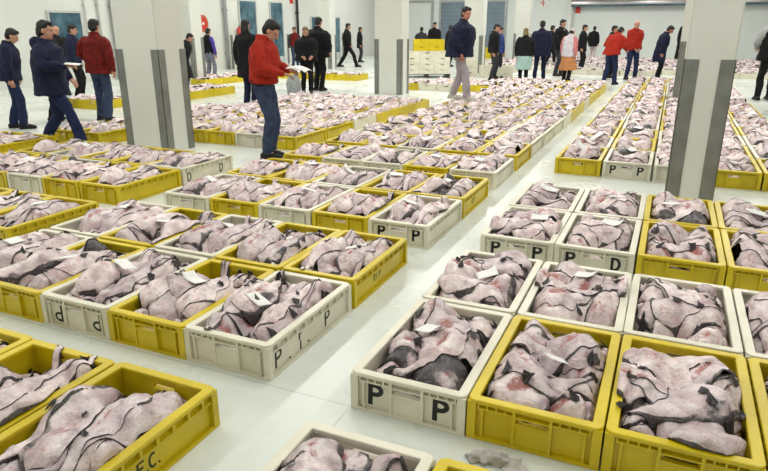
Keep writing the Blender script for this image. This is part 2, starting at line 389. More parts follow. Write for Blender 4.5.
# ------------------------------------------------------------ crates
CW, CL = 0.496, 0.835
def crate_meshes(color, mat):
    d = {}; hw, hl, h = CW / 2, CL / 2, HC
    bm = bmesh.new()                                   # shell
    t, ins = .010, .019
    box(bm, -hw + ins, hw - ins, -hl + ins, hl - ins, .004, .014)
    for s in (-1, 1):
        X0, X1 = sorted((s * (hw - ins), s * (hw - ins - t))); box(bm, X0, X1, -hl + ins, hl - ins, .004, h - .015)
        Y0, Y1 = sorted((s * (hl - ins), s * (hl - ins - t)))
        box(bm, -hw + ins, hw - ins, Y0, Y1, .004, .112)
        for q in (-1, 1):
            X0, X1 = sorted((q * (hw - ins), q * .055)); box(bm, X0, X1, Y0, Y1, .112, h - .015)
        box(bm, -.055, .055, Y0, Y1, .136, h - .015)
        # bands and ribs, long side
        X0, X1 = sorted((s * hw, s * (hw - ins))); X2, X3 = sorted((s * (hw - .003), s * (hw - ins)))
        box(bm, X0, X1, -hl + .034, hl - .034, 0, .013); box(bm, X2, X3, -hl + .04, hl - .04, .124, .131)
        for k in range(9):
            y = -hl + .085 + k * (CL - .17) / 8; box(bm, X2, X3, y - .006, y + .006, .131, h - .015)
        Y0, Y1 = sorted((s * hl, s * (hl - ins))); Y2, Y3 = sorted((s * (hl - .003), s * (hl - ins)))
        box(bm, -hw + .034, hw - .034, Y0, Y1, 0, .013)
        for q in (-1, 1):
            X4, X5 = sorted((q * .075, q * (hw - .04))); box(bm, X4, X5, Y2, Y3, .139, .145)
            for k in range(4):
                x = q * (.1 + k * .035); box(bm, x - .003, x + .003, Y2, Y3, .145, h - .015)
            x = q * .19; box(bm, x - .004, x + .004, Y2, Y3, .013, .139)
            # solid corners
            a, b = sorted((q * (hw - .0006), q * (hw - .034))); c, e_ = sorted((s * (hl - .0006), s * (hl - .034))); box(bm, a, b, c, e_, 0, h - .012)
    d['shell'] = bm_mesh(color + '_crate_shell', bm, mat)
    bm = bmesh.new()
    ro, ri, z0, z1 = 0.0, .040, h - .017, h
    ring = []
    for (dx, z) in ((ro, z0), (ro, z1 - .003), (.003, z1), (ri - .003, z1), (ri, z1 - .003), (ri, z0)):
        x, y = hw - dx, hl - dx; cr = max(.004, .03 - dx); r = []
        for (sx, sy, a0) in ((1, 1, 0), (-1, 1, 90), (-1, -1, 180), (1, -1, 270)):
            for k in range(4):
                a = math.radians(a0 + 30 * k); r.append(bm.verts.new((sx * (x - cr) + cr * math.cos(a), sy * (y - cr) + cr * math.sin(a), z)))
        ring.append(r)
    for A, B in zip(ring, ring[1:] + ring[:1]):
        for k in range(16): bm.faces.new((A[k], A[(k + 1) % 16], B[(k + 1) % 16], B[k]))
    d['rim'] = bm_mesh(color + '_crate_rim', bm, mat)
    for s, nm in ((-1, 'h0'), (1, 'h1')):
        bm = bmesh.new(); Y0, Y1 = sorted((s * (hl - .001), s * (hl - ins)))
        for q in (-1, 1): box(bm, q * .068 - .006, q * .068 + .006, Y0, Y1, .013, h - .016)
        box(bm, -.062, .062, Y0, Y1, .104, .112); box(bm, -.062, .062, Y0, Y1, .136, .142)
        Y0, Y1 = sorted((s * (hl - .007), s * (hl - ins))); box(bm, -.062, .062, Y0, Y1, .013, .104)
        d[nm] = bm_mesh(color + '_crate_handle', bm, mat)
    bm = bmesh.new()                                   # far version in one piece
    box(bm, -hw + .02, hw - .02, -hl + .02, hl - .02, .004, .012)
    for s in (-1, 1):
        X0, X1 = sorted((s * hw, s * (hw - .026))); box(bm, X0, X1, -hl, hl, 0, h)
        Y0, Y1 = sorted((s * hl, s * (hl - .026)));
        box(bm, -hw + .026, -.06, Y0, Y1, 0, h); box(bm, .06, hw - .026, Y0, Y1, 0, h); box(bm, -.06, .06, Y0, Y1, 0, .112); box(bm, -.06, .06, Y0, Y1, .136, h)
    d['far'] = bm_mesh(color + '_crate_far', bm, mat)
    return d
CM = {'Y': crate_meshes('yellow', M_YEL), 'W': crate_meshes('white', M_WHT)}
CNAME = {'Y': 'yellow', 'W': 'white'}
def dots(bm, pts):
    for (x, z) in pts: box(bm, x - .004, x + .004, -CL / 2 - .0012, -CL / 2 + .001, z - .003, z + .003)
def L_front(kind):
    y = -CL / 2 + .0192
    out = {'PP': (('P', .092, .021, -.165, .034), ('P', .092, .021, .118, .034)),
           'PdashP': (('P', .085, .020, -.165, .050), ('P', .085, .020, .118, .050)),
           'flip': (('P', .09, .013, -.165, .03), ('P', .09, .013, .118, .03)),
           'D': (('P', .085, .020, -.165, .045), ('D', .085, .018, .118, .045))}[kind]
    return [bm_mesh('painted_letter', letters_bm(ch, sz, st, FRONT, (x, y, z), flip=(kind == 'flip')), M_INK) for ch, sz, st, x, z in out]
def L_side(kind):
    x = CW / 2 - .0192
    out = {'PriP': (('P', .085, .013, -.34, .028), ('.', .05, .013, -.22, .02), ('i', .045, .012, -.12, .02), ('r', .04, .012, -.125, .078), ('.', .05, .013, -.04, .025), ('P', .08, .013, .14, .032)),
           'DD': (('D', .095, .015, -.33, .025), ('D', .095, .015, .20, .025)),
           'FC': (('F', .055, .010, -.01, .045), ('.', .05, .01, .03, .045), ('C', .055, .01, .045, .045), ('.', .05, .01, .09, .045)),
           'AEL': (('A', .05, .008, -.11, .05), ('E', .05, .008, -.06, .05), ('L', .05, .008, -.01, .05)),
           'RIP': (('R', .045, .006, -.11, .055), ('I', .045, .006, -.07, .055), ('P', .045, .006, -.03, .055))}[kind]
    return [bm_mesh('painted_letter', letters_bm(ch, sz, st, RIGHT, (x, y, z)), M_INK if kind in ('PriP', 'DD') else M_DKINK) for ch, sz, st, y, z in out]
LET = {}
def letters(kind):
    if kind not in LET: LET[kind] = L_front(kind) if kind in ('PP', 'PdashP', 'flip', 'D') else L_side(kind)
    return LET[kind]

ORD = ['first', 'second', 'third', 'fourth', 'fifth', 'sixth', 'seventh', 'eighth', 'ninth', 'tenth', 'eleventh', 'twelfth', 'thirteenth', 'fourteenth', 'fifteenth', 'sixteenth']
crates = []      # dict(x,y,rz,color,desc,near,style,front,side,sx)
def block(desc, a_edge, dirn, pitch, rows, side_word, style, sx=1.0, jit=.006, marks=None):
    for r, (b, cols) in enumerate(rows):
        for c, ch in enumerate(cols):
            if ch == '.': continue
            x = (a_edge + dirn * (c + .5) * pitch) * W + rnd.uniform(-jit, jit) * .5
            y = b * L + CL / 2 + rnd.uniform(-jit, jit)
            p = pix(x, y, .1)
            if p is None or p[2] < .5: continue
            mk = (marks or {}).get((r, c), {})
            ds = desc if desc == "rearmost field" else (f"{desc}, {ORD[r]} row, {ORD[c]} from {side_word}" if len(rows) > 1 else f"{desc}, {ORD[c]} from {side_word}")
            crates.append(dict(x=x, y=y, rz=rnd.uniform(-1, 1) * jit * .9, color=ch, desc=ds, style=style, dep=p[2], px=p, sx=sx, mk=mk, r=r, c=c, blk=desc))
def rc(n, py, seed):
    q = random.Random(seed); return ''.join('Y' if q.random() < py else 'W' for _ in range(n))
block('near right block', 0.0, 1, 1.0, [(0.0, 'WYYYY'), (1.0, 'WWWWY'), (2.40, 'WWYYY'), (3.41, 'WWYYW')], 'the aisle', 'chaos', sx=1.035,
      marks={(0, 0): dict(f='PP'), (2, 0): dict(f='PdashP'), (2, 1): dict(f='D')})
block('bottom edge pair', 0.02, 1, 1.0, [(-1.43, 'WY')], 'the aisle', 'chaos', sx=1.02)
block('bottom left row', -0.83, -1, 1.02, [(-1.39, 'YYYY')], 'the aisle', 'aligned', sx=1.05, marks={(0, 0): dict(s='FC')})
block('near left block', -0.82, -1, .965, [(0.035, 'WYWYWY'), (1.055, 'YYWYW')], 'the aisle', 'aligned', sx=1.01, marks={(0, 0): dict(s='PriP'), (0, 2): dict(f='flip'), (1, 0): dict(s='RIP')})
block('left edge row', -6.08, -1, .97, [(0.87, 'YYY')], 'right', 'aligned', marks={(0, 0): dict(s='AEL')})
block('block before wide pillar', -6.55, -1, .97, [(2.38, 'YYWYY'), (3.40, 'WYYWY')], 'right', 'aligned', marks={(1, 0): dict(s='DD')})
block('far left pair', -12.35, -1, .97, [(3.55, 'YY')], 'right', 'aligned')
block('middle block', -0.74, -1, .97, [(2.42, 'WYWYW'), (3.44, 'YYWYY')], 'the aisle', 'aligned', marks={(0, 0): dict(f='PdashP'), (1, 0): dict(s='RIP')})
m2 = [(4.72, 'WYWWY')]
for k in range(9): m2.append((5.88 + 1.02 * k, 'YWWWWYYWY'[k] + rc(4, .55, 40 + k)))
block('centre block', -0.74, -1, .97, m2, 'the aisle', 'mixed')
block('rear centre block', -0.74, -1, .97, [(15.1, rc(5, .5, 3)), (16.15, 'Y' + rc(8, .5, 4) + 'Y'), (17.2, 'Y' + rc(8, .5, 5)), (18.2, rc(6, .7, 6))], 'the aisle', 'mixed')
nb = [(5.95, 'YWYYYYY')] + [(5.95 + 1.02 * k, rc(7 if k < 3 else 6, .5, 60 + k)) for k in range(1, 6)]
block('left centre block', -6.45, -1, .97, nb, 'right', 'mixed')
block('pair left of the wide pillar', -11.62, -1, .94, [(4.98, 'YY')], 'right', 'aligned')
block('pair behind the red jacket man', -17.8, -1, .97, [(8.5, 'YY')], 'right', 'aligned')
block('crates beside the farthest left man', -19.0, -1, .97, [(5.4, 'YW')], 'right', 'aligned')
block('rear left block', -17.05, -1, .97, [(11.1, 'YY'), (12.1, 'YY')], 'right', 'mixed')
block('back left block', -20.9, -1, .97, [(14.6, 'Y'), (15.6, 'YY'), (16.6, 'YY')], 'right', 'mixed')
block('long back row', -14.95, -1, .97, [(18.6, 'YYYYYYY')], 'right', 'mixed')
fr = [(6.0, 'YWWYY')]
for k in range(1, 15):
    s = list(rc(5, .5, 80 + k)); b = 6.0 + 1.03 * k
    if b < 15.2 and b + 1 > 14.5: s[2] = '.'
    fr.append((b, ''.join(s)))
block('far right block', 0.03, 1, .99, fr, 'the aisle', 'chaos', marks={(0, 1): dict(f='PdashP')})
for k in range(12):
    block('rearmost field', -12.0 + .5 * (k % 2), 1, 1.0, [(25.3 + 1.0 * k, 'W' * 22)], 'its left', 'mixed', jit=.02)
# keep only what the frame can show
def visible(c):
    x, y = c['px'][0], c['px'][1]; m = 420 / c['dep'] + 12
    return -m < x < 768 + m and y < 471 + m
crates = [c for c in crates if visible(c)]
crates = [c for c in crates if not (c['blk'] == 'near left block' and c['c'] == 5 and c['r'] == 0)]
AVOID = [(-22.9, 24.8), (-22.5, 25), (-12.5, 34.3), (-10.1, 24.9), (-10.1, 34.3), (2.7, 24.9), (-7.0, 30.3), (-4.0, 27.6), (-5.1, 37.9), (-10.2, 26), (-7, 26), (-12, 28)]
crates = [c for c in crates if not (c['blk'] == 'rearmost field' and any(abs(c['x'] / W - a_) < 1.35 and abs(c['y'] / L - b_) < 1.0 for a_, b_ in AVOID))]
crates.sort(key=lambda c: c['dep'])

# ------------------------------------------------------------ monkfish piles
CELL = .01
XN, YN = 60, 96
def blur(H, s):
    k = np.exp(-0.5 * (np.arange(-3 * s, 3 * s + 1) / s) ** 2); k /= k.sum(); P = 3 * s
    A = np.pad(H, P, mode='edge')
    A = np.apply_along_axis(lambda v: np.convolve(v, k, 'valid'), 0, A)
    return np.apply_along_axis(lambda v: np.convolve(v, k, 'valid'), 1, A)
def samp(H, x, y):
    i = np.clip((x / CELL + XN / 2), 0, XN - 1.01); j = np.clip((y / CELL + YN / 2), 0, YN - 1.01)
    i0 = i.astype(int); j0 = j.astype(int); fi = i - i0; fj = j - j0
    return H[i0, j0] * (1 - fi) * (1 - fj) + H[i0 + 1, j0] * fi * (1 - fj) + H[i0, j0 + 1] * (1 - fi) * fj + H[i0 + 1, j0 + 1] * fi * fj
S_K = [0, .03, .09, .20, .36, .50, .62, .75, .88, 1.0]
W_K = [.14, .55, .84, 1.0, 1.0, .80, .46, .27, .18, .10]
T_K = [.15, .60, .88, 1.0, .98, .82, .55, .38, .26, .12]
def sst(a, b, x):
    t = np.clip((x - a) / (b - a), 0, 1); return t * t * (3 - 2 * t)
INX, INY, RIMZ = .206, .377, .184
class Fish: pass
def lump(x, y, ph):
    return (np.sin(x * 31 + ph) * np.sin(y * 27 + ph * 1.7) * .5 + np.sin(x * 57 + y * 23 + ph * 2.1) * .3 + np.sin(y * 71 - x * 40 + ph) * .2)
def shape(f, NS, NU, H, HB):
    s = np.linspace(0, 1, NS); u = np.linspace(-1, 1, NU); u = np.sign(u) * (1 - (1 - np.abs(u)) ** 1.35)
    S, U = np.meshgrid(s, u, indexing='ij')
    th = f.ang + f.bend * np.clip(S - .25, 0, 1) ** 1.2 * 2
    # spine by integration along s
    th1 = f.ang + f.bend * np.clip(s - .25, 0, 1) ** 1.2 * 2
    dx = np.cos(th1); dy = np.sin(th1); ds = f.len / (NS - 1)
    cx = np.concatenate([[0], np.cumsum((dx[1:] + dx[:-1]) / 2 * ds)]); cy = np.concatenate([[0], np.cumsum((dy[1:] + dy[:-1]) / 2 * ds)])
    mid = np.interp(.42, s, cx), np.interp(.42, s, cy); cx += f.x - mid[0]; cy += f.y - mid[1]
    if f.over[0] == 0:
        for arr, lim in ((cx, INX - .035), (cy, INY - .012)):
            if arr.max() - arr.min() > 2 * lim: arr -= (arr.max() + arr.min()) / 2
            else: arr += max(0, -lim - arr.min()) - max(0, arr.max() - lim)
    hw = np.interp(s, S_K, W_K) * f.wid / 2 * (1 + .07 * np.sin(s * 19 + f.ph))
    hw2 = hw[:, None] * (1 + .10 * np.sin(S * 23 + f.ph * 3 + U * 2))
    X = cx[:, None] - np.sin(th) * U * hw2; Y = cy[:, None] + np.cos(th) * U * hw2
    lx, ly = f.over
    X = np.clip(X, -INX - lx, INX + lx); Y = np.clip(Y, -INY - ly, INY + ly)
    h = samp(H, X, Y); b = np.maximum(samp(HB, X, Y), .014)
    if lx > 0:                                         # a fish that climbs over the rim
        o_ = np.maximum(np.abs(X) - INX, np.abs(Y) - INY); w_ = (o_ > 0).any(axis=1).astype(float)
        w_ = np.convolve(np.pad(w_, 4, mode='edge'), np.ones(9) / 9, 'valid')[:, None]
        need = np.where(o_ > 0, RIMZ, RIMZ + .9 * o_) * np.minimum(1, w_ * 2)
        need = np.where(o_ > -.004, RIMZ, need)
        b = np.maximum(b, need); h = np.maximum(h, np.where(o_ > -.004, RIMZ, 0))
    edge = (1 - np.abs(U) ** 2.6) ** .62
    T = np.interp(s, S_K, T_K)[:, None] * f.T
    low = h + .0015
    base = np.where(np.abs(U) > .9, np.maximum(b, h), b)
    top = base + T * edge * (1 + .17 * lump(X * 1.5, Y * 1.5, f.ph)) + .008
    slit = np.exp(-(U / .14) ** 2) * sst(.12, .2, S) * (1 - sst(.45, .56, S))
    if f.slit: top -= slit * .020
    top += np.exp(-((np.abs(U) - .26) / .12) ** 2) * sst(.1, .2, S) * (1 - sst(.45, .6, S)) * .008 * f.slit
    top -= np.exp(-((S - .60 - .05 * U) / .03) ** 2) * .008
    top = np.where(top > .168, .168 + (top - .168) * .6, top)
    top = np.maximum(top, h + .004)
    zlo = np.minimum(low, top - .002)
    edge_m = np.abs(U) > .999
    top = np.where(edge_m, zlo + .006, top)
    vary = .55 + .45 * np.sin(S * 11 + f.ph * 2 + 2.2 * np.sign(U) * f.dside)
    skin = (.12 + .75 * vary) * sst(.88 - .10 * vary, 1.0, np.abs(U)) + .60 * sst(.62, .98, S) * (.35 + .65 * np.abs(U)) + .25 * sst(.05, 0, S)
    skin += f.dark * sst(.35, .7, U * f.dside + .25 * np.sin(S * 9 + f.ph)) * .8
    if f.back: skin = skin * 0 + .62 + .12 * np.sin(S * 14 + f.ph)
    blood = slit * f.slit * (.65 + .35 * np.sin(S * 40)) + .25 * np.exp(-((S - .08) / .05) ** 2) + f.bl * np.exp(-(((S - .3) / .14) ** 2 + ((U - .1) / .35) ** 2))
    return X, Y, top, zlo, skin, blood
def to_mesh_arrays(X, Y, top, lo, skin, blood, tone=.5):
    NS, NU = X.shape; n = NS * NU
    v = np.concatenate([np.stack([X, Y, top], -1).reshape(-1, 3), np.stack([X, Y, lo], -1).reshape(-1, 3)])
    idx = np.arange(n).reshape(NS, NU); q = np.stack([idx[:-1, :-1], idx[1:, :-1], idx[1:, 1:], idx[:-1, 1:]], -1).reshape(-1, 4)
    b = q[:, ::-1] + n
    ring = np.concatenate([idx[0, :], idx[1:, -1], idx[-1, -2::-1], idx[-2:0:-1, 0]])
    r2 = np.roll(ring, -1); side = np.stack([ring, r2, r2 + n, ring + n], -1)
    F = np.concatenate([q, b, side])
    att = np.zeros((2 * n, 4)); att[:n, 0] = skin.ravel(); att[n:, 0] = 1.0; att[:n, 1] = blood.ravel(); att[:, 2] = tone; att[:, 3] = 1
    return v, F, np.clip(att, 0, 2)
def arrays_mesh(name, v, F, att, mat):
    me = bpy.data.meshes.new(name); me.vertices.add(len(v)); me.vertices.foreach_set('co', v.astype(np.float32).ravel())
    me.loops.add(F.size); me.loops.foreach_set('vertex_index', F.astype(np.int32).ravel())
    me.polygons.add(len(F)); me.polygons.foreach_set('loop_start', np.arange(0, F.size, 4, dtype=np.int32))
    me.polygons.foreach_set('use_smooth', np.ones(len(F), dtype=bool))
    a = me.color_attributes.new('pat', 'FLOAT_COLOR', 'POINT'); a.data.foreach_set('color', att.astype(np.float32).ravel())
    me.materials.append(mat); me.update(calc_edges=True); me.validate(); return me
def fin_mesh(x, y, ang, H, size, spread=.9, lift=.006, k=6, over=False):
    """flat ray fin, a curved fan with thickness; returns a mesh in crate coordinates"""
    bm = bmesh.new(); rows = []
    for r in (0.0, .35, .7, 1.0):
        row = []
        for i in range(k + 1):
            a = ang + (i / k - .5) * spread * (.75 + .35 * r); d = size * (r + .06) * (1 + (.05 if i % 2 else -.02) * r) * (1 - .28 * r * abs(2 * i / k - 1) ** 2)
            px, py = x + math.cos(a) * d, y + math.sin(a) * d; wv = .006 * r * (1 if i % 2 else -1)
            if not over: px = max(-INX, min(INX, px)) ; py = max(-INY, min(INY, py))
            z = float(samp(H, np.array([px]), np.array([py]))[0])
            if over: z = max(z, RIMZ)
            row.append((px, py, z + lift + .010 * (1 - r) + wv * .6 + .004))
        rows.append(row)
    tv = [[bm.verts.new(p) for p in row] for row in rows]; bv = [[bm.verts.new((p[0], p[1], p[2] - .004)) for p in row] for row in rows]
    for A, s in ((tv, 1), (bv, -1)):
        for r in range(3):
            for i in range(k):
                q = (A[r][i], A[r + 1][i], A[r + 1][i + 1], A[r][i + 1]); bm.faces.new(q if s > 0 else q[::-1])
    ring = [(0, i) for i in range(k)] + [(r, k) for r in range(3)] + [(3, i) for i in range(k, 0, -1)] + [(r, 0) for r in range(3, 0, -1)]
    for a, b in zip(ring, ring[1:] + ring[:1]): bm.faces.new((tv[a[0]][a[1]], tv[b[0]][b[1]], bv[b[0]][b[1]], bv[a[0]][a[1]]))
    return bm
def make_pile(style, seed, far=False):
    q = random.Random(seed); H = np.full((XN, YN), .014); fishes = []
    specs = []
    flip = lambda p=.3: math.pi if q.random() < p else 0
    if style == 'aligned':
        for yy in (-.27, 0, .27):
            for xx in (-.16, .16): specs.append((xx, yy + q.uniform(-.02, .02), math.pi / 2 + flip(.5) + q.uniform(-.1, .1), .36, .19, .125, q.uniform(-.15, .15)))
        for yy in (-.32, .32): specs.append((0, yy, flip(.5) + q.uniform(-.1, .1), .36, .19, .12, q.uniform(-.15, .15)))
        for yy in (-.13, .14): specs.append((0, yy, flip(.5) + q.uniform(-.5, .5), .36, .25, .085, 0))
        for k, xx in enumerate((-.15, .0, .15)):
            specs.append((xx + q.uniform(-.02, .02), q.uniform(-.1, .1), math.pi / 2 + flip(.45) + q.uniform(-.16, .16), q.uniform(.62, .72), q.uniform(.17, .20), q.uniform(.085, .10), q.uniform(-.2, .2)))
        for k, xx in enumerate((-.10, .09)):
            specs.append((xx + q.uniform(-.05, .05), q.uniform(-.12, .12), math.pi / 2 + flip(.3) + q.uniform(-.25, .1), q.uniform(.56, .68), q.uniform(.17, .20), q.uniform(.08, .09), q.uniform(-.25, .25)))
    else:
        for yy in (-.27, 0, .27):
            for xx in (-.16, .16): specs.append((xx, yy + q.uniform(-.02, .02), math.pi / 2 + flip(.5) + q.uniform(-.1, .1), .36, .19, .125, q.uniform(-.15, .15)))
        for yy in (-.32, .32): specs.append((0, yy, flip(.5) + q.uniform(-.1, .1), .36, .19, .12, q.uniform(-.15, .15)))
        for yy in (-.13, .14): specs.append((0, yy, flip(.5) + q.uniform(-.5, .5), .36, .25, .085, 0))
        pos2 = [(-.10, -.25), (.12, -.14), (-.11, .06), (.10, .14), (.0, .27)]; pos3 = [(q.uniform(-.09, .0), q.uniform(-.2, -.05)), (q.uniform(.0, .09), q.uniform(.02, .2))]
        q.shuffle(pos2)
        for k, (px, py) in enumerate(pos2 + pos3):
            best = None
            for tr in range(8):
                a = q.uniform(0, 2 * math.pi); Lf = q.uniform(.40, .50); ex, ey = px + math.cos(a) * Lf * .55, py + math.sin(a) * Lf * .55
                sc = max(0, abs(ex) - .2) + max(0, abs(ey) - .38)
                if best is None or sc < best[0]: best = (sc, a, Lf)
            specs.append((px + q.uniform(-.02, .02), py + q.uniform(-.02, .02), best[1], best[2], q.uniform(.20, .24), q.uniform(.09, .105) if k < 5 else .09, q.uniform(-.9, .9)))
    for i, (x, y, a, ln, wd_, T, bd) in enumerate(specs):
        f = Fish(); f.x, f.y, f.ang, f.len, f.wid, f.T, f.bend, f.ph = x, y, a, ln, wd_, T, bd, q.uniform(0, 6.28)
        top = i >= len(specs) - 4
        f.slit = 1.0 if q.random() < .6 else 0.0; f.dark = q.choice((0, 0, 0, .35, .6)); f.dside = q.choice((-1, 1)); f.back = q.random() < .04; f.bl = q.choice((0, 0, .3, .5))
        f.over = (.028, .026) if (top and q.random() < .3) else (0.0, 0.0)
        if i == len(specs) - 1 and q.random() < .4: f.over = (.045, .04)
        f.low = i < 10
        HB = blur(H, 3 if not f.low else 2)
        X, Y, t_, lo, sk, bl = shape(f, 64, 31, H, HB)
        tn = q.random()
        res = [to_mesh_arrays(*shape(f, 48, 21, H, HB), tn), to_mesh_arrays(*shape(f, 20, 9, H, HB), tn), to_mesh_arrays(*shape(f, 12, 7, H, HB), tn)]
        ii = np.clip(np.round(X / CELL + XN / 2).astype(int), 0, XN - 1); jj = np.clip(np.round(Y / CELL + YN / 2).astype(int), 0, YN - 1)
        Hn = H.copy(); np.maximum.at(Hn, (ii.ravel(), jj.ravel()), t_.ravel()); H = Hn
        rec = dict(res=res, fins=[], cx=float(X.mean()), cy=float(Y.mean()), z0=float(lo.min()), top=float(t_.max()), i=i, n=len(specs), X=X, Y=Y, T=t_, f=f)
        fishes.append(rec)
    # what shows from above
    ID = np.full((XN, YN), -1); Z = np.zeros((XN, YN))
    for k, r in enumerate(fishes):
        ii = np.clip(np.round(r['X'] / CELL + XN / 2).astype(int), 0, XN - 1).ravel(); jj = np.clip(np.round(r['Y'] / CELL + YN / 2).astype(int), 0, YN - 1).ravel()
        for a_, b_, t in zip(ii, jj, r['T'].ravel()):
            if t >= Z[a_, b_]: Z[a_, b_] = t; ID[a_, b_] = k
    for k, r in enumerate(fishes):
        r['vis'] = int((ID == k).sum()); f = r['f']
        if r['vis'] > 60:
            X, Y = r['X'], r['Y']; mid = X.shape[1] // 2
            tx, ty = X[-1, mid], Y[-1, mid]; px_, py_ = X[-6, mid], Y[-6, mid]; an = math.atan2(ty - py_, tx - px_)
            if abs(tx) < INX + .05 and abs(ty) < INY + .04 and (max(abs(tx) - INX, abs(ty) - INY) < -.02 or f.over[0] > .03):
                r['fins'].append(('tail_fin', fin_mesh(tx - math.cos(an) * .02, ty - math.sin(an) * .02, an, H, q.uniform(.04, .06), over=max(abs(tx) - INX, abs(ty) - INY) > -.01)))
            if q.random() < .45 and not f.low:
                sd = q.choice((2, -3)); a0 = math.atan2(Y[24, sd] - Y[24, mid], X[24, sd] - X[24, mid]); fx, fy = X[24, sd] , Y[24, sd]
                if abs(fx) < INX - .02 and abs(fy) < INY - .02:
                    r['fins'].append(('pectoral_fin', fin_mesh(fx, fy, a0 + .5, H, q.uniform(.028, .042), spread=1.0, k=4)))
    return dict(fish=[r for r in fishes if r['vis'] > 25], H=H)
PILES = {'aligned': [make_pile('aligned', 100 + k) for k in range(9)], 'chaos': [make_pile('chaos', 200 + k) for k in range(9)]}
PILES['mixed'] = PILES['aligned'][:5] + PILES['chaos'][:5]
for k in ('aligned', 'chaos'):
    for p in PILES[k]:
        for r in p['fish']:
            v, F, att = r['res'][0]; v = v - np.array([r['cx'], r['cy'], r['z0']])
            r['me'] = arrays_mesh('monkfish', v, F, att, M_FISH); r['finme'] = []
            for nm, b in r['fins']:
                bmesh.ops.translate(b, verts=b.verts, vec=(-r['cx'], -r['cy'], -r['z0'])); r['finme'].append((nm, bm_mesh(nm, b, M_FIN)))

def cellname(x, y):
    c = 'left' if x < -.07 else ('right' if x > .07 else '')
    r = 'front' if y < -.13 else ('back' if y > .13 else '')
    return (r + ' ' + c).strip() or 'middle'
MAXF, MAXC, NPART, NSLIP = 300, 300, 110, 120
nf = nc = 0
stuff_v, stuff_f, stuff_a, off = [], [], [], 0
sc_v = {'Y': [], 'W': []}
q0 = random.Random(5)
paper_n = 0
last_style_k = 0
def slip_mesh(H, x, y, ang, w, h, fold):
    bm = bmesh.new(); nx, ny = 8, 6; g = []
    hs = []
    for i in range(nx + 1):
        row = []
        for j in range(ny + 1):
            lx, ly = (i / nx - .5) * w, (j / ny - .5) * h
            px, py = x + lx * math.cos(ang) - ly * math.sin(ang), y + lx * math.sin(ang) + ly * math.cos(ang)
            z = float(samp(H, np.array([px]), np.array([py]))[0]); row.append([px, py, z])
        hs.append(row)
    A = np.array(hs); zm = A[:, :, 2]
    # paper bridges the hollows: fit a plane, keep it above the fish
    P = np.c_[A[:, :, 0].ravel(), A[:, :, 1].ravel(), np.ones(zm.size)]; co, *_ = np.linalg.lstsq(P, zm.ravel(), rcond=None)
    pl = (P @ co).reshape(zm.shape); zz = pl + max(0, np.max(zm - pl) * .75) + .004
    zz = .5 * zz + .5 * zz.mean(); zz = np.maximum(zz, zm + .003)
    if fold: zz[-3:, :] += np.array([.006, .016, .03])[:, None]
    t = [[bm.verts.new((A[i, j, 0], A[i, j, 1], zz[i, j] + .0006)) for j in range(ny + 1)] for i in range(nx + 1)]
    b = [[bm.verts.new((A[i, j, 0], A[i, j, 1], zz[i, j])) for j in range(ny + 1)] for i in range(nx + 1)]
    for i in range(nx):
        for j in range(ny):
            bm.faces.new((t[i][j], t[i + 1][j], t[i + 1][j + 1], t[i][j + 1])); bm.faces.new((b[i][j], b[i][j + 1], b[i + 1][j + 1], b[i + 1][j]))
    ring = [(i, 0) for i in range(nx)] + [(nx, j) for j in range(ny)] + [(i, ny) for i in range(nx, 0, -1)] + [(0, j) for j in range(ny, 0, -1)]
    for a_, b_ in zip(ring, ring[1:] + ring[:1]): bm.faces.new((t[a_[0]][a_[1]], t[b_[0]][b_[1]], b[b_[0]][b_[1]], b[a_[0]][a_[1]]))
    return bm_mesh('paper_slip', bm, M_PAPER, True)
deck = {}
def add_stuff(c, r, Sx, fx, fy, lod=1):
    global off
    v, F, att = r['res'][lod]; vv = v * np.array([Sx, fy, 1.0])
    ca, sa = math.cos(c['rz']), math.sin(c['rz'])
    vv = np.stack([vv[:, 0] * ca - vv[:, 1] * sa + c['x'], vv[:, 0] * sa + vv[:, 1] * ca + c['y'], vv[:, 2]], -1)
    stuff_v.append(vv); stuff_f.append((F if fx * fy > 0 else F[:, ::-1]) + off); stuff_a.append(att); off += len(v)
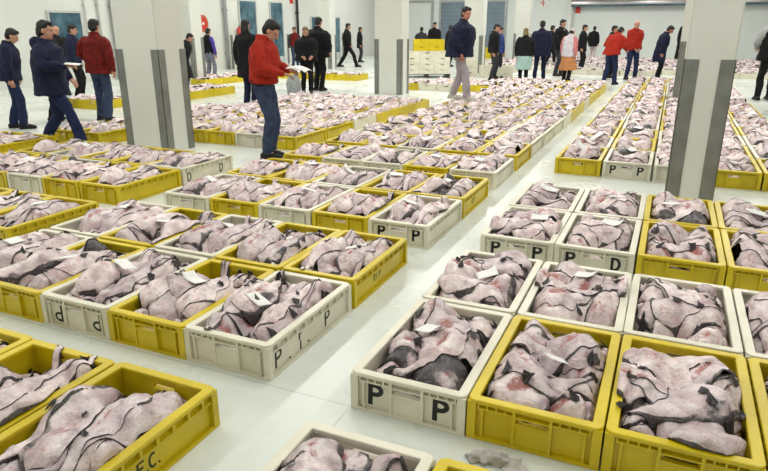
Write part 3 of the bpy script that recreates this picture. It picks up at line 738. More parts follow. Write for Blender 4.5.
for ci, c in enumerate(crates):
    st = c['style']; dk = deck.setdefault(st, [])
    if not dk:
        dk.extend(q0.sample(range(len(PILES[st])), len(PILES[st])))
    pile = PILES[st][dk.pop()]
    fx = q0.choice((-1, 1)); fy = q0.choice((-1, 1)) if st != 'aligned' else 1
    cm = CM[c['color']]; cname = CNAME[c['color']]
    Mx = Matrix.Translation((c['x'], c['y'], 0)) @ Matrix.Rotation(c['rz'], 4, 'Z')
    if nc < MAXC and c['blk'] != 'rearmost field':
        lab = f"{cname} fish crate, {c['desc']}"
        if nc < NPART:
            e = empty('fish_crate', (c['x'], c['y'], 0), c['rz']); e.scale = (c['sx'], 1, 1)
            tag(e, lab, 'crate', f"{cname} fish crates on the hall floor")
            for nm, key in (('shell', 'shell'), ('rim', 'rim'), ('handle', 'h0'), ('handle', 'h1')): mesh_obj(nm, cm[key], parent=e)
            for side in ('f', 's'):
                if side in c['mk']:
                    for me in letters(c['mk'][side]): mesh_obj('painted_letter', me, parent=e)
        else:
            o = mesh_obj('fish_crate', cm['far']); o.location = (c['x'], c['y'], 0); o.rotation_euler = (0, 0, c['rz'])
            tag(o, lab, 'crate', f"{cname} fish crates on the hall floor")
        nc += 1
    else:
        sc_v[c['color']].append((c['x'], c['y'], c['rz']))
    Sx = c['sx'] * fx
    vis = sorted(pile['fish'], key=lambda r: -r['vis'])
    if nf < MAXF:
        names = {}
        for r in pile['fish']:
            k = cellname(r['cx'] * fx, r['cy'] * fy); names.setdefault(k, []).append(r)
        for k, rs in names.items():
            rs.sort(key=lambda r: -r['top'])
        for r in pile['fish']:
            if nf >= MAXF: add_stuff(c, r, Sx, fx, fy); continue
            k = cellname(r['cx'] * fx, r['cy'] * fy); rs = names[k]; pos = k
            if len(rs) > 1: pos = ('upper ', 'lower ', 'lowest ')[min(2, [id(z) for z in rs].index(id(r)))] + k
            o = bpy.data.objects.new('monkfish', r['me']); COL.objects.link(o)
            o.location = Mx @ Vector((r['cx'] * Sx, r['cy'] * fy, r['z0'])); o.rotation_euler = (0, 0, c['rz']); o.scale = (Sx, fy, 1)
            tag(o, f"monkfish {pos} in {cname} crate, {c['desc']}", 'fish', 'gutted monkfish in the crates')
            for nm, me in r['finme']: mesh_obj(nm, me, parent=o)
            nf += 1
    else:
        lod = 1 if c['dep'] < 14 else 2
        use = vis if c['dep'] < 14 else vis[:(6 if c['dep'] < 20 else 4)]
        for r in use:
            add_stuff(c, r, Sx, fx, fy, lod)
    # paper slip
    if paper_n < NSLIP and q0.random() < (.92 if c['dep'] < 6 else .6):
        w_, h_ = q0.uniform(.11, .145), q0.uniform(.075, .095)
        me = slip_mesh(pile['H'], q0.uniform(-.07, .07), q0.uniform(-.06, .16), q0.uniform(-.5, .5), w_, h_, q0.random() < .3)
        o = mesh_obj('paper_slip', me); o.location = (c['x'], c['y'], 0.0); o.rotation_euler = (0, 0, c['rz']); o.scale = (Sx, fy, 1)
        tag(o, f"white paper slip, {cname} crate, {c['desc']}", 'paper slip', 'white paper slips on the fish'); paper_n += 1
if stuff_v:
    me = arrays_mesh('monkfish', np.concatenate(stuff_v), np.concatenate(stuff_f), np.concatenate(stuff_a), M_FISH)
    tag(mesh_obj('monkfish', me), 'gutted monkfish heaped in all the crates farther back in the hall', 'fish', 'gutted monkfish in the crates', 'stuff')
for colr, lst in sc_v.items():
    if not lst: continue
    bm = bmesh.new()
    for (x, y, rz) in lst:
        hw, hl, h = CW / 2, CL / 2, HC
        box(bm, x - hw, x + hw, y - hl, y - hl + .03, 0, h); box(bm, x - hw, x + hw, y + hl - .03, y + hl, 0, h)
        box(bm, x - hw, x - hw + .03, y - hl + .03, y + hl - .03, 0, h); box(bm, x + hw - .03, x + hw, y - hl + .03, y + hl - .03, 0, h)
    tag(mesh_obj('fish_crate', bm_mesh('fc', bm, CM[colr]['far'].materials[0])), f'rows of {CNAME[colr]} fish crates in the distance at the back wall', 'crate', f'{CNAME[colr]} fish crates on the hall floor', 'stuff')
print('crates', nc, 'fish', nf, 'slips', paper_n, 'stuff verts', off, 'rest', {k: len(v) for k, v in sc_v.items()})

# ------------------------------------------------------------ stacked crates
def stack(x, y, rz, tiers, base_z, where, nx=1, colr='W', dxo=0.0):
    for t in range(tiers):
        for k in range(nx):
            lx = (k - (nx - 1) / 2) * .50 + dxo
            o = mesh_obj('fish_crate', CM[colr]['far']); o.location = (x + lx * math.cos(rz), y + lx * math.sin(rz), base_z + t * (HC + .001)); o.rotation_euler = (0, 0, rz)
            lev = ['bottom', 'second', 'third', 'top', 'fifth'][t] if tiers > 3 else ['bottom', 'middle', 'top'][t] if tiers == 3 else ['lower', 'upper'][t]
            pos = '' if nx == 1 else ([' left', ' right'] if nx == 2 else [' left', ' middle', ' right'])[k] + ' side'
            tag(o, f"empty {CNAME[colr]} crate, {lev} level,{pos} {where}".replace(', stack', ' stack').replace('level, ', 'level, '), 'crate', f'stacked empty {CNAME[colr]} crates')
sx_, sy_, sr_ = -12.35 * W, 21.6 * L, 0.42
bm = bmesh.new()
for k in range(5): box(bm, -.78, .78, -.42 + k * .18, -.30 + k * .18, .10, .12)
for k in (-.7, 0, .7): box(bm, k - .06, k + .06, -.42, .42, 0, .10)
o = mesh_obj('pallet', bm_mesh('pallet', bm, M_BLACK)); o.location = (sx_, sy_, 0); o.rotation_euler = (0, 0, sr_); tag(o, 'black pallet under the stack of white and yellow crates', 'pallet')
stack(sx_, sy_, sr_, 4, .121, 'of the pallet stack', 3, 'W')
stack(sx_, sy_, sr_, 2, .121 + 4 * (HC + .001), 'on the pallet stack', 2, 'Y', .05)
stack(-10.2 * W, 23.0 * L, .42, 3, 0, 'of the stack right of the pallet', 1, 'W')
stack(-26.6 * W, 22.6 * L, .2, 4, 0, 'of the stack beside the left wall', 1, 'Y')
stack(-15.5 * W, 38.5 * L, .3, 3, 0, 'of the stack before the back door', 1, 'Y')
stack(-8.2 * W, 22.6 * L, .42, 2, 0, 'of the low stack beside the blue jacket person', 2, 'W')

# ------------------------------------------------------------ people
def cloth_mat(name, c, var=.75, rough=.85, sc=14):
    return plain(name, c, tuple(v * var for v in c), scale=sc, rough=rough, bdist=.004, bscale=40, spec=.25)
MATS = {}
def cm_(name, c, **k):
    if name not in MATS: MATS[name] = cloth_mat(name, c, **k)
    return MATS[name]
C_NAVY = cm_('navy_fabric', (0.012, 0.016, 0.045)); C_BLACK = cm_('black_fabric', (0.008, 0.008, 0.010)); C_RED = cm_('red_fleece', (0.42, 0.025, 0.012), var=.7)
C_DRED = cm_('dark_red_fabric', (0.19, 0.013, 0.010), var=.5); C_JEAN = cm_('blue_denim', (0.045, 0.065, 0.13), var=.6); C_DJEAN = cm_('dark_denim', (0.018, 0.028, 0.085), var=.6)
C_GREYT = cm_('light_grey_trousers_cloth', (0.42, 0.38, 0.42), var=.8); C_CHAR = cm_('charcoal_cloth', (0.035, 0.037, 0.045)); C_TAN = cm_('tan_cloth', (0.26, 0.22, 0.16))
C_TEAL = cm_('pale_teal_cloth', (0.38, 0.55, 0.52)); C_ORANGE = cm_('orange_check_cloth', (0.70, 0.30, 0.12), var=.5, sc=45); C_LILAC = cm_('white_lilac_cloth', (0.72, 0.68, 0.74))
C_PINK = cm_('pink_cloth', (0.72, 0.25, 0.25)); C_BLUE = cm_('blue_jacket_cloth', (0.03, 0.06, 0.22)); C_PURP = cm_('purple_cloth', (0.10, 0.06, 0.38)); C_PATT = cm_('mottled_grey_cloth', (0.33, 0.34, 0.45), var=.3, sc=30)
C_PALE = cm_('pale_pink_cloth', (0.62, 0.50, 0.50)); C_GREY = cm_('grey_cloth', (0.36, 0.38, 0.38)); C_WSHOE = cm_('pale_shoe_leather', (0.6, 0.58, 0.55)); C_SHOE = cm_('dark_shoe_leather', (0.012, 0.012, 0.013), rough=.5)
SKIN = plain('skin', (0.55, 0.29, 0.20), (0.47, 0.23, 0.15), scale=9, rough=.5); SKIN2 = plain('ruddy_skin', (0.50, 0.22, 0.15), (0.42, 0.17, 0.11), scale=9, rough=.5)
HAIRB = plain('black_hair', (0.008, 0.007, 0.006), (0.003, 0.003, 0.003), scale=60, rough=.6, bdist=.004); HAIRG = plain('grey_hair', (0.32, 0.30, 0.28), (0.2, 0.19, 0.18), scale=60, rough=.7); HAIRF = plain('fair_hair', (0.22, 0.17, 0.06), (0.12, 0.10, 0.03), scale=60, rough=.7)
CAPW = cm_('white_pink_cap_cloth', (0.75, 0.62, 0.62)); C_EYE = plain('eye_dark', (0.02, 0.015, 0.012), rough=.2); C_LIP = plain('lip', (0.33, 0.10, 0.08), rough=.5)

def tube(bm, pts, rad, n=12, cap=True, ref=None):
    """loft through pts with radii (r or (rx,ry)); rounded ends when cap"""
    P = [Vector(p) for p in pts]; R = [r if isinstance(r, tuple) else (r, r) for r in rad]
    d0 = (P[1] - P[0]).normalized(); d1 = (P[-1] - P[-2]).normalized()
    if cap:
        a, b = min(R[0]) , min(R[-1])
        P = [P[0] - d0 * a * .95, P[0] - d0 * a * .62] + P + [P[-1] + d1 * b * .62, P[-1] + d1 * b * .95]
        R = [(R[0][0] * .25, R[0][1] * .25), (R[0][0] * .76, R[0][1] * .76)] + R + [(R[-1][0] * .76, R[-1][1] * .76), (R[-1][0] * .25, R[-1][1] * .25)]
    rings = []; up = Vector(ref) if ref else Vector((1, 0, 0)); m = len(P)
    for k in range(m):
        d = (P[min(k + 1, m - 1)] - P[max(k - 1, 0)]).normalized()
        u = up - d * up.dot(d)
        if u.length < .1: u = Vector((0, 1, 0)) - d * d.y
        u.normalize(); v = d.cross(u)
        rings.append([bm.verts.new(P[k] + u * (math.cos(2 * math.pi * i / n) * R[k][0]) + v * (math.sin(2 * math.pi * i / n) * R[k][1])) for i in range(n)])
        if not ref: up = u
    for a, b in zip(rings, rings[1:]):
        for i in range(n): bm.faces.new((a[i], a[(i + 1) % n], b[(i + 1) % n], b[i]))
    bm.faces.new(rings[0][::-1]); bm.faces.new(rings[-1])
def ball(bm, c, r, rot=None, n=14):
    M = Matrix.Translation(c)
    if rot is not None: M = M @ rot.to_4x4()
    bmesh.ops.create_uvsphere(bm, u_segments=n, v_segments=max(6, n * 2 // 3), radius=1, matrix=M @ Matrix.Diagonal((*r, 1)))
_tmp = []
def remeshed(bm, voxel, smooth=2, fold=0.0, fs=9.0):
    me = bpy.data.meshes.new('tmp'); bmesh.ops.recalc_face_normals(bm, faces=bm.faces); bm.to_mesh(me); bm.free()
    o = bpy.data.objects.new('tmp', me); COL.objects.link(o)
    r = o.modifiers.new('r', 'REMESH'); r.mode = 'VOXEL'; r.voxel_size = voxel; r.use_smooth_shade = True
    if smooth:
        s = o.modifiers.new('s', 'SMOOTH'); s.factor = .5; s.iterations = smooth
    dg = bpy.context.evaluated_depsgraph_get(); ev = o.evaluated_get(dg); out = bpy.data.meshes.new_from_object(ev)
    bpy.data.objects.remove(o); bpy.data.meshes.remove(me)
    if fold:
        nv = len(out.vertices); co = np.zeros(nv * 3); out.vertices.foreach_get('co', co); co = co.reshape(-1, 3); no = np.zeros(nv * 3)
        out.vertex_normals.foreach_get('vector', no); no = no.reshape(-1, 3)
        ph = rnd.uniform(0, 10)
        d = np.array([mnoise.noise(Vector((x * fs + ph, y * fs, z * fs * .6))) + .5 * mnoise.noise(Vector((x * fs * 2.3, y * fs * 2.3 + ph, z * fs * 1.8))) for x, y, z in co])
        co += no * (d * fold)[:, None]; out.vertices.foreach_set('co', co.ravel()); out.update()
    out.polygons.foreach_set('use_smooth', [True] * len(out.polygons))
    return out
def ik(a, t, l1, l2, pole):
    a = Vector(a); t = Vector(t); d = t - a; D = min(d.length, (l1 + l2) * .995); dn = d.normalized(); e = a + dn * D
    x = (l1 * l1 - l2 * l2 + D * D) / (2 * D); h = math.sqrt(max(0, l1 * l1 - x * x)); p = Vector(pole); p = (p - dn * p.dot(dn)).normalized()
    return a + dn * x + p * h, e
def dir_yaw(phi):
    f, r = fwd_right(); p = math.radians(phi); d = -f * math.cos(p) + r * math.sin(p); return math.atan2(-d.x, d.y)
def person(label, a, b, height, phi, top, bottom, hair=HAIRB, shoes=C_SHOE, skin=SKIN, hem=.80, lean=0, side=0, headp=10, heady=0, feet=None, hands=None, bulk=1.0, z=0.0,
           skirt=None, bald=False, cap=None, collar=True, sleeve=None, longhair=False, fine=False, band=None, hood=False, group='buyers and workers standing among the crates', inner=None):
    k = height / 1.75; vox = .011 if fine else .017
    feet = feet or ((-.10, .02), (.10, -.02)); hands = hands or ((-.27, .06, .82), (.27, .06, .82))
    if bpy.app.debug: pass
    hipz = .92
    dmax = max((Vector((sx * .085, 0, hipz)) - Vector((f[0], f[1], .09))).length for sx, f in zip((-1, 1), feet))
    if dmax > .84: hipz -= (dmax - .84) * 1.05
    R = Matrix.Rotation(-math.radians(lean), 3, 'X') @ Matrix.Rotation(math.radians(side), 3, 'Y')   # forward lean towards +Y
    piv = Vector((0, 0, hipz))
    T = lambda p: piv + R @ (Vector(p) - Vector((0, 0, .92)))
    bw = bulk
    hip = [Vector((s * .085, 0, hipz)) for s in (-1, 1)]; sh = [T((s * .185 * min(bw, 1.08), 0, 1.42)) for s in (-1, 1)]
    knees, ank = [], []
    for s in (0, 1):
        kn, an = ik(hip[s], (feet[s][0], feet[s][1], .09), .43, .42, (0, 1, .05)); knees.append(kn); ank.append(an)
    elb, wr = [], []
    for s in (0, 1):
        e_, w_ = ik(sh[s], hands[s], .29, .26, ((-1, 1)[s] * .7, -.8, -.4)); elb.append(e_); wr.append(w_)
    HR = R @ Matrix.Rotation(-math.radians(headp), 3, 'X') @ Matrix.Rotation(math.radians(heady), 3, 'Z')
    nb = T((0, -.005, 1.47)); hc = nb + HR @ Vector((0, .032, .138)); Hh = lambda p: hc + HR @ Vector(p)
    # continuous body
    bm = bmesh.new()
    tube(bm, [T((0, 0, .90)), T((0, 0, 1.02)), T((0, .005, 1.22)), T((0, 0, 1.38)), T((0, 0, 1.45))], [(.15, .10), (.135, .095), (.155, .105), (.165, .10), (.09, .07)], ref=(1, 0, 0), n=14)
    tube(bm, [T((0, -.01, 1.42)), nb, Hh((0, -.015, -.07))], [.062, .055, .052])
    ball(bm, Hh((0, -.008, .035)), (.074, .092, .083), HR); ball(bm, Hh((0, .022, -.035)), (.056, .066, .078), HR); ball(bm, Hh((0, .05, -.085)), (.03, .028, .025), HR)
    tube(bm, [Hh((0, .085, .015)), Hh((0, .106, -.022))], [.011, .017], n=8); ball(bm, Hh((0, .072, .03)), (.052, .02, .014), HR, 10)
    for s in (-1, 1): ball(bm, Hh((s * .076, -.008, -.008)), (.011, .020, .032), HR, 10)
    for s in (0, 1):
        tube(bm, [sh[s] + R @ Vector((-(-1, 1)[s] * .035, 0, -.055)), sh[s].lerp(elb[s], .3), elb[s], wr[s]], [.048, .044, .038, .028]); tube(bm, [hip[s], knees[s], ank[s]], [.078, .052, .036]); tube(bm, [ank[s], Vector((feet[s][0], feet[s][1] + .10, .045))], [.038, .035])
        d = (wr[s] - elb[s]).normalized(); 
        tube(bm, [wr[s], wr[s] + d * .05, wr[s] + d * .085], [(.024, .02), (.040, .018), (.038, .016)], ref=tuple(Vector((0, 0, 1)).cross(d).normalized() if abs(d.z) < .8 else Vector((0, 1, 0))))
    me = remeshed(bm, vox * .85, 1)
    # fingers join the palm
    bm = bmesh.new(); bm.from_mesh(me)
    for s in (0, 1):
        d = (wr[s] - elb[s]).normalized(); lat = Vector((0, 0, 1)).cross(d).normalized() if abs(d.z) < .8 else Vector((0, 1, 0)); nm = d.cross(lat)
        if abs(d.z) >= .8: curl = Vector(((1, -1)[s], 0, 0))
        else: curl = Vector((0, 0, -1))
        p0 = wr[s] + d * .085
        for i, (o_, ln) in enumerate(((-.030, .068), (-.010, .078), (.010, .073), (.029, .058))):
            q1 = p0 + lat * o_ ; q2 = q1 + d * ln * .45 + curl * .006; q3 = q2 + (d * .7 + curl * .7).normalized() * ln * .32; q4 = q3 + (d * .25 + curl).normalized() * ln * .25
            tube(bm, [q1 - d * .015, q2, q3, q4], [.009, .0088, .008, .007], n=6)
        th = wr[s] + d * .03 + lat * (.036 if s == 0 else -.036); side_ = lat * (1 if s == 0 else -1)
        tube(bm, [th, th + (d + side_ * .7).normalized() * .035, th + (d + side_ * .35 + curl * .3).normalized() * .065], [.012, .0105, .008], n=6)
    me2 = bm_mesh('person', bm, skin, True)
    root = mesh_obj('person', me2); root.location = (a * W, b * L, z); root.rotation_euler = (0, 0, dir_yaw(phi)); root.scale = (k, k, k)
    tag(root, label, 'person', group)
    add = lambda nm, me, mt: mesh_obj(nm, me, mt, root)
    for s in (-1, 1):
        bm = bmesh.new(); ball(bm, Hh((s * .028, .083, .008)), (.011, .007, .006), HR, 8); add('eye', bm_mesh('eye', bm, C_EYE, True), None)
    bm = bmesh.new(); ball(bm, Hh((0, .088, -.055)), (.022, .006, .006), HR, 8); add('mouth', bm_mesh('mouth', bm, C_LIP, True), None)
    # hair
    if not bald:
        bm = bmesh.new(); ball(bm, Hh((0, -.022, .055)), (.086, .096, .082), HR, 16); ball(bm, Hh((0, -.048, .0)), (.082, .066, .085), HR, 14)
        ball(bm, Hh((0, .045, .098)), (.058, .045, .028), HR, 12)
        if longhair:
            ball(bm, Hh((0, -.05, -.06)), (.092, .065, .11), HR, 14)
        add('hair', remeshed(bm, vox * .8, 1, .007, 30), hair)
    else:
        bm = bmesh.new(); ball(bm, Hh((0, -.055, -.002)), (.081, .052, .05), HR, 14); add('hair', remeshed(bm, vox * .8, 1, .003, 30), hair)
    if cap:
        bm = bmesh.new(); ball(bm, Hh((0, -.012, .07)), (.096, .108, .075), HR, 16); ball(bm, Hh((0, -.03, .03)), (.1, .1, .035), HR, 16); add('cap', remeshed(bm, vox * .8, 1, .003), cap)
    # jacket
    bm = bmesh.new(); hz = hem
    if hz < .88:
        tube(bm, [piv + Vector((0, 0, hz - .92)), piv + Vector((0, 0, -.02)), T((0, 0, 1.02)), T((0, .008, 1.2)), T((0, .0, 1.36)), T((0, -.005, 1.44)), T((0, -.01, 1.49))],
             [(.215 * bw, .155 * bw), (.205 * bw, .15 * bw), (.185 * bw, .142 * bw), (.198 * bw, .148 * bw), (.192 * bw, .132 * bw), (.155, .105), (.082, .080)], cap=False, ref=(1, 0, 0), n=18)
    else:
        tube(bm, [T((0, 0, hz)), T((0, 0, 1.05)), T((0, .008, 1.2)), T((0, .0, 1.36)), T((0, -.005, 1.44)), T((0, -.01, 1.49))],
             [(.19 * bw, .138 * bw), (.19 * bw, .142 * bw), (.198 * bw, .148 * bw), (.192 * bw, .132 * bw), (.155, .105), (.082, .080)], cap=False, ref=(1, 0, 0), n=18)
    if collar: tube(bm, [T((0, -.008, 1.45)), T((0, -.002, 1.515))], [(.085, .085), (.080, .084)], cap=False, ref=(1, 0, 0))
    if hood: ball(bm, T((0, -.12, 1.44)), (.12, .07, .09), R)
    sl = [] 
    for s in (0, 1):
        d = (wr[s] - elb[s]).normalized(); tgt = bm if sleeve is None else sl
        if sleeve is None: tube(bm, [sh[s] + R @ Vector((-(-1, 1)[s] * .02, 0, -.035 * bw)), sh[s].lerp(elb[s], .5), elb[s], elb[s].lerp(wr[s], .6), wr[s] - d * .0], [.070 * min(bw, 1.2), .070 * bw, .064 * bw, .055 * bw, .047])
    add('jacket', remeshed(bm, vox, 2, .020, 7), top)
    if sleeve is not None:
        for s in (0, 1):
            bm = bmesh.new(); tube(bm, [sh[s] + R @ Vector((-(-1, 1)[s] * .02, 0, -.035 * bw)), sh[s].lerp(elb[s], .5), elb[s], elb[s].lerp(wr[s], .6), wr[s]], [.074 * min(bw, 1.2), .072 * bw, .064 * bw, .055 * bw, .047]); add('sleeve', remeshed(bm, vox, 2, .014, 8), sleeve)
    if band:
        zb = hem + .01; bm = bmesh.new(); tube(bm, [T((0, 0, zb - .02)), T((0, 0, zb + .035))], [(.172 * bw, .126 * bw), (.188 * bw, .140 * bw)], cap=False, ref=(1, 0, 0), n=20); add('waistband', remeshed(bm, vox, 1, .006), band)
    if inner:
        bm = bmesh.new(); tube(bm, [T((0, .095, .98)), T((0, .10, 1.2)), T((0, .085, 1.4))], [(.045, .06), (.055, .062), (.05, .05)], ref=(1, 0, 0)); add('shirt_front', remeshed(bm, vox, 1), inner)
    # trousers or skirt
    if bottom is not None:
        bm = bmesh.new()
        tube(bm, [Vector((0, 0, hipz + .10)), Vector((0, 0, hipz)), Vector((0, 0, hipz - .06))], [(.155, .115), (.168, .125), (.155, .115)], ref=(1, 0, 0), n=16)
        for s in (0, 1):
            tube(bm, [hip[s], hip[s].lerp(knees[s], .5), knees[s], knees[s].lerp(ank[s], .5), ank[s] + Vector((0, 0, -.02))], [(.102, .108), (.090, .094), (.072, .078), (.068, .074), (.064, .074)], ref=(1, 0, 0), cap=False)
        add('trousers', remeshed(bm, vox, 2, .016, 8), bottom)
    if skirt:
        mt, z0, z1, r0, r1, fwd = skirt; bm = bmesh.new()
        tube(bm, [Vector((0, fwd * .3, z1)), Vector((0, fwd * .7, (z0 + z1) / 2)), Vector((0, fwd, z0))], [(r0, r0 * .8), ((r0 + r1) / 2, (r0 + r1) / 2 * .85), (r1, r1 * .85)], cap=False, ref=(1, 0, 0), n=20); add('skirt', remeshed(bm, vox, 1, .022, 9), mt)
    for s in (0, 1):
        bm = bmesh.new(); fx, fy = ank[s].x, ank[s].y; z0 = max(0.0, ank[s].z - .09)
        tube(bm, [(fx, fy - .05, z0 + .048), (fx, fy + .03, z0 + .052), (fx, fy + .12, z0 + .042), (fx, fy + .18, z0 + .032)], [(.042, .045), (.045, .048), (.046, .040), (.038, .028)], ref=(1, 0, 0))
        tube(bm, [(fx, fy, z0 + .05), (fx, fy, z0 + .12)], [.048, .045], cap=False); box(bm, fx - .043, fx + .043, fy - .085, fy + .19, z0 + .001, z0 + .022)
        add('shoe', remeshed(bm, vox * .7, 1), shoes)
    return root, (T, Hh, wr, elb, k)
def held_paper(root, loc, w, h, rot, label, name='paper_sheet', curl=.02, droop=0.0):
    bm = bmesh.new(); nx, ny = 8, 8; fr_ = Matrix.Rotation(rot[2], 3, 'Z') @ Matrix.Rotation(rot[1], 3, 'Y') @ Matrix.Rotation(rot[0], 3, 'X'); rows = []
    for t in (0, .004):
        g = []
        for i in range(nx + 1):
            for j in range(ny + 1):
                u, v = i / nx - .5, j / ny; zz = curl * math.cos(u * 3) - droop * max(0, v - .45) ** 1.5 * 2
                g.append(bm.verts.new(Vector(loc) + fr_ @ Vector((u * w, v * h * (1 - droop * .4 * v), zz + t))))
        rows.append(g)
    for t in (0, 1):
        for i in range(nx):
            for j in range(ny):
                a_ = i * (ny + 1) + j; q = [rows[t][a_], rows[t][a_ + 1], rows[t][a_ + ny + 2], rows[t][a_ + ny + 1]]; bm.faces.new(q)
    ring = [i * (ny + 1) for i in range(nx)] + [nx * (ny + 1) + j for j in range(ny)] + [i * (ny + 1) + ny for i in range(nx, 0, -1)] + list(range(ny, 0, -1))
    for a_, b_ in zip(ring, ring[1:] + ring[:1]): bm.faces.new((rows[0][a_], rows[0][b_], rows[1][b_], rows[1][a_]))
    o = mesh_obj(name, bm_mesh(name, bm, M_PAPER, True)); o.location = root.location; o.rotation_euler = root.rotation_euler; o.scale = root.scale
    tag(o, label, 'paper'); return o

G1 = 'buyers among the crates'
# man in red reading papers
r, _ = person('man in red fleece and blue jeans reading papers among the crates', -6.62, 5.29, 1.72, 80, C_RED, C_JEAN, headp=34, lean=3, hem=.95, band=C_DRED, fine=True, bulk=1.25,
       feet=((-.09, .0), (.09, .02)), hands=((-.10, .31, 1.10), (.12, .29, 1.07)), shoes=C_SHOE)
held_paper(r, (0, .34, 1.125), .30, .25, (math.radians(6), 0, 0), 'white papers held by the man in red fleece', droop=.08)
# left side group
r, _ = person('man in navy parka and dark jeans striding past the left crates', -12.5, 4.68, 1.74, 92, C_NAVY, C_DJEAN, headp=6, heady=0, hem=.78, fine=True, bulk=1.36, hood=True,
       feet=((-.10, -.26), (.09, .34)), hands=((-.22, .16, .92), (.20, .30, 1.10)))
held_paper(r, (.18, .32, 1.125), .15, .20, (math.radians(-4), 0, 0), 'white paper held out by the man in navy parka')
person('man in dark blue jacket and jeans at the far left edge', -16.45, 5.75, 1.60, 110, C_NAVY, C_DJEAN, hem=.84, headp=20, lean=6, bulk=1.2, feet=((-.1, -.1), (.1, .1)))
person('person in tan coat half hidden behind the navy parka man', -16.9, 6.75, 1.62, 120, C_TAN, C_BLACK, hem=.82, bulk=1.25)
person('person in black jacket behind the left edge man', -19.5, 8.2, 1.66, 80, C_BLACK, C_BLACK, hem=.82)
person('balding man in black coat behind the navy parka man', -24.2, 10.8, 1.66, 60, C_BLACK, C_DJEAN, bald=True, hair=HAIRG, hem=.80, bulk=1.3, feet=((-.1, -.1), (.1, .2)))
person('person in dark jacket tucked behind the red jacket man', -21.5, 9.9, 1.66, 100, C_NAVY, C_BLACK, hem=.8, bulk=1.1)
person('man in dark red jacket and jeans seen from behind', -15.3, 7.2, 1.73, 165, C_DRED, C_JEAN, hem=.83, bulk=1.22, headp=8, fine=True, feet=((-.17, .1), (.15, -.1)), hands=((-.25, .18, 1.0), (.30, .0, .9)))
person('stooping person in black half hidden by the wide pillar', -20.7, 13.5, 1.50, 90, C_BLACK, C_BLACK, hem=.7, lean=20, bulk=1.3, skirt=(C_BLACK, .35, .9, .2, .34, 0))
person('person in black jacket with purple sleeves and mottled trousers', -23.1, 16.6, 1.58, 150, C_BLACK, C_PATT, sleeve=C_PURP, hem=.88, feet=((-.14, .0), (.14, .05)))
person('person in long black coat with back to the camera', -12.95, 10.3, 1.74, 160, C_BLACK, C_NAVY, hem=.62, bulk=1.1, longhair=True, headp=0, feet=((-.08, 0), (.08, .02)))
r, _ = person('woman with fair face in black coat before a taller man', -13.8, 13.9, 1.62, 12, C_BLACK, C_BLACK, hair=HAIRF, hem=.86, bulk=1.5, longhair=True, headp=14, hands=((-.12, .25, 1.0), (.12, .25, 1.0)))
person('tall man in black coat behind the fair haired woman', -14.0, 14.8, 1.86, 150, C_BLACK, C_BLACK, hem=.8, bulk=1.5, headp=20, hands=((-.33, .05, .95), (.33, .05, .95)))
person('small distant person in dark red top and blue jeans', -25.0, 24.4, 1.62, 20, C_DRED, C_JEAN, hem=.9, sleeve=C_CHAR)
person('distant man in black walking along the left wall', -21.9, 26.2, 1.84, 95, C_BLACK, C_BLACK, hem=.86, bulk=1.12, feet=((-.06, -.34), (.08, .36)), hands=((-.26, -.1, .86), (.25, .12, .86)))
person('distant person in black beside the central pillar', -24.3, 30.6, 1.62, 90, C_BLACK, C_CHAR, hem=.7)
person('man in dark coat just right of the central pillar', -19.3, 29.6, 1.78, 80, C_BLACK, C_BLACK, hem=.6, bulk=1.2)
person('person in charcoal coat behind the yellow crates, left of two', -17.9, 30.0, 1.62, 160, C_CHAR, C_BLACK, hem=.7, bulk=1.3)
person('man in black behind the right end of the yellow crates', -17.6, 31.5, 1.84, 20, C_BLACK, C_BLACK, hem=.7, bulk=1.2)
person('dark figure right of the pallet stack', -14.6, 28.6, 1.7, 100, C_BLACK, C_BLACK, hem=.6, bulk=1.3)
# the man walking over the crates
r, _ = person('man in navy jacket and pale trousers walking over the crates', -5.25, 11.95, 1.80, 62, C_NAVY, C_GREYT, shoes=C_WSHOE, skin=SKIN2, hem=.83, side=0, lean=7, headp=4, heady=-28, fine=True, bulk=1.66, z=.20,
       feet=((-.14, -.18), (.10, .22)), hands=((-.30, .08, .92), (.26, .12, .88)))
person('person in black jacket and grey trousers behind the walking man', -7.7, 20.9, 1.72, 70, C_BLACK, C_CHAR, hem=.86, bulk=1.2, headp=20)
person('person in blue jacket beside the low white stack', -8.0, 22.2, 1.64, 40, C_BLUE, C_CHAR, hem=.84, headp=25, bulk=1.1)
person('woman in dark coat with pale teal skirt, back turned', -5.75, 20.6, 1.58, 170, C_BLACK, C_BLACK, hair=HAIRF, hem=.84, bulk=1.3, skirt=(C_TEAL, .42, .86, .24, .27, 0), longhair=True)
person('tall man in dark navy coat beside the teal skirt woman', -5.2, 21.8, 1.80, 160, C_NAVY, C_NAVY, hem=.72, bulk=1.35, feet=((-.13, 0), (.13, .04)))
person('distant slim person in black behind the tall navy man', -7.0, 30.3, 1.7, 110, C_BLACK, C_BLACK, hem=.8, feet=((-.08, -.15), (.08, .2)))
person('man in open black jacket and grey shirt facing the woman', -4.7, 24.2, 1.86, 35, C_BLACK, C_CHAR, hem=.8, bulk=1.15, inner=C_GREY, hands=((-.1, .3, 1.05), (.22, .2, .95)))
person('woman in white cap, lilac vest and orange checked skirt', -3.55, 21.6, 1.60, 130, C_LILAC, C_BLACK, cap=CAPW, sleeve=C_PINK, hem=.80, bulk=1.15, skirt=(C_ORANGE, .38, .88, .2, .33, .08), headp=22, lean=6)
person('dark figure behind the woman in the white cap', -4.0, 27.6, 1.7, 60, C_BLACK, C_BLACK, hem=.75, bulk=1.15)
person('lone distant person in dark coat and pale trousers', -5.1, 37.9, 1.66, 140, C_BLACK, C_PALE, hem=.72, bulk=1.15)
person('stooping man in red jacket and blue jeans at the aisle end', -1.0, 20.7, 1.70, 125, C_RED, C_DJEAN, hem=.86, lean=20, headp=28, bulk=1.35, feet=((-.1, -.12), (.1, .12)), hands=((-.25, .35, 1.0), (.2, .4, 1.0)))
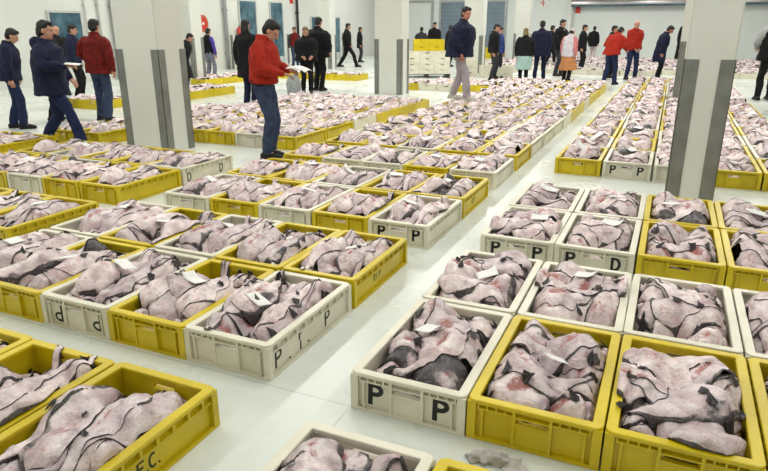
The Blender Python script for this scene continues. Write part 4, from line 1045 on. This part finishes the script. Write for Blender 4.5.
person('dark figure just behind the stooping man in red', -1.5, 24.0, 1.66, 60, C_BLACK, C_BLACK, hem=.8, bulk=1.1)
person('balding man in red jacket standing with hands clasped', -.15, 23.4, 1.82, 5, C_RED, C_DJEAN, bald=True, hair=HAIRG, hem=.88, bulk=1.28, headp=14, feet=((-.14, 0), (.14, .0)), hands=((-.05, .22, .90), (.05, .22, .92)), inner=C_BLACK)
person('man in long navy coat bending forward left of the pillar', 1.35, 23.4, 1.70, 70, C_NAVY, C_BLACK, skin=SKIN2, hem=.58, lean=12, headp=24, bulk=1.25)
person('tall person in black half hidden behind the right pillar', 2.72, 23.0, 1.98, 20, C_BLACK, C_BLACK, hem=.6, bulk=1.3, hair=HAIRB)
person('large man in black coat at the right edge of the hall', 6.0, 17.3, 1.92, 170, C_BLACK, C_BLACK, hem=.80, bulk=1.45, sleeve=C_GREY, feet=((-.15, 0), (.12, .12)), hands=((-.22, .25, 1.05), (.28, .1, .9)))
# bag beside the fair woman
bm = bmesh.new(); tube(bm, [(0, 0, .02), (0, 0, .3), (0, 0, .5)], [(.17, .08), (.19, .10), (.12, .05)], cap=False, ref=(1, 0, 0)); tube(bm, [(-.07, 0, .48), (-.05, 0, .62), (.05, 0, .62), (.07, 0, .48)], [.008] * 4, n=6)
o = mesh_obj('tote_bag', remeshed(bm, .014, 1, .012), C_GREY); o.location = (-13.75 * W, 13.1 * L, 0); o.rotation_euler = (0, 0, .4); tag(o, 'grey bag standing in front of the couple in black coats', 'bag')

# crumpled scrap on the floor before the yellow crate
bm = bmesh.new(); q = random.Random(3)
for k in range(20):
    c = Vector((-.09 + .18 * k / 19, q.uniform(-.03, .03), .012 + (.012 if 4 < k < 12 else 0))); d = Vector((q.uniform(.01, .04), q.uniform(-.025, .025), q.uniform(0, .014)))
    tube(bm, [c - d, c, c + d + Vector((0, 0, .004))], [(.014, .008), (.020, .012), (.012, .007)], n=8)
o = mesh_obj('crumpled_glove', remeshed(bm, .005, 1, .005, 40), cm_('wet_pale_rubber', (0.50, 0.47, 0.44))); o.location = (1.30 * W, -.14 * L, .0); o.rotation_euler = (0, 0, -.1)
tag(o, 'crumpled pale rubber glove lying on the floor before the yellow crate', 'glove')
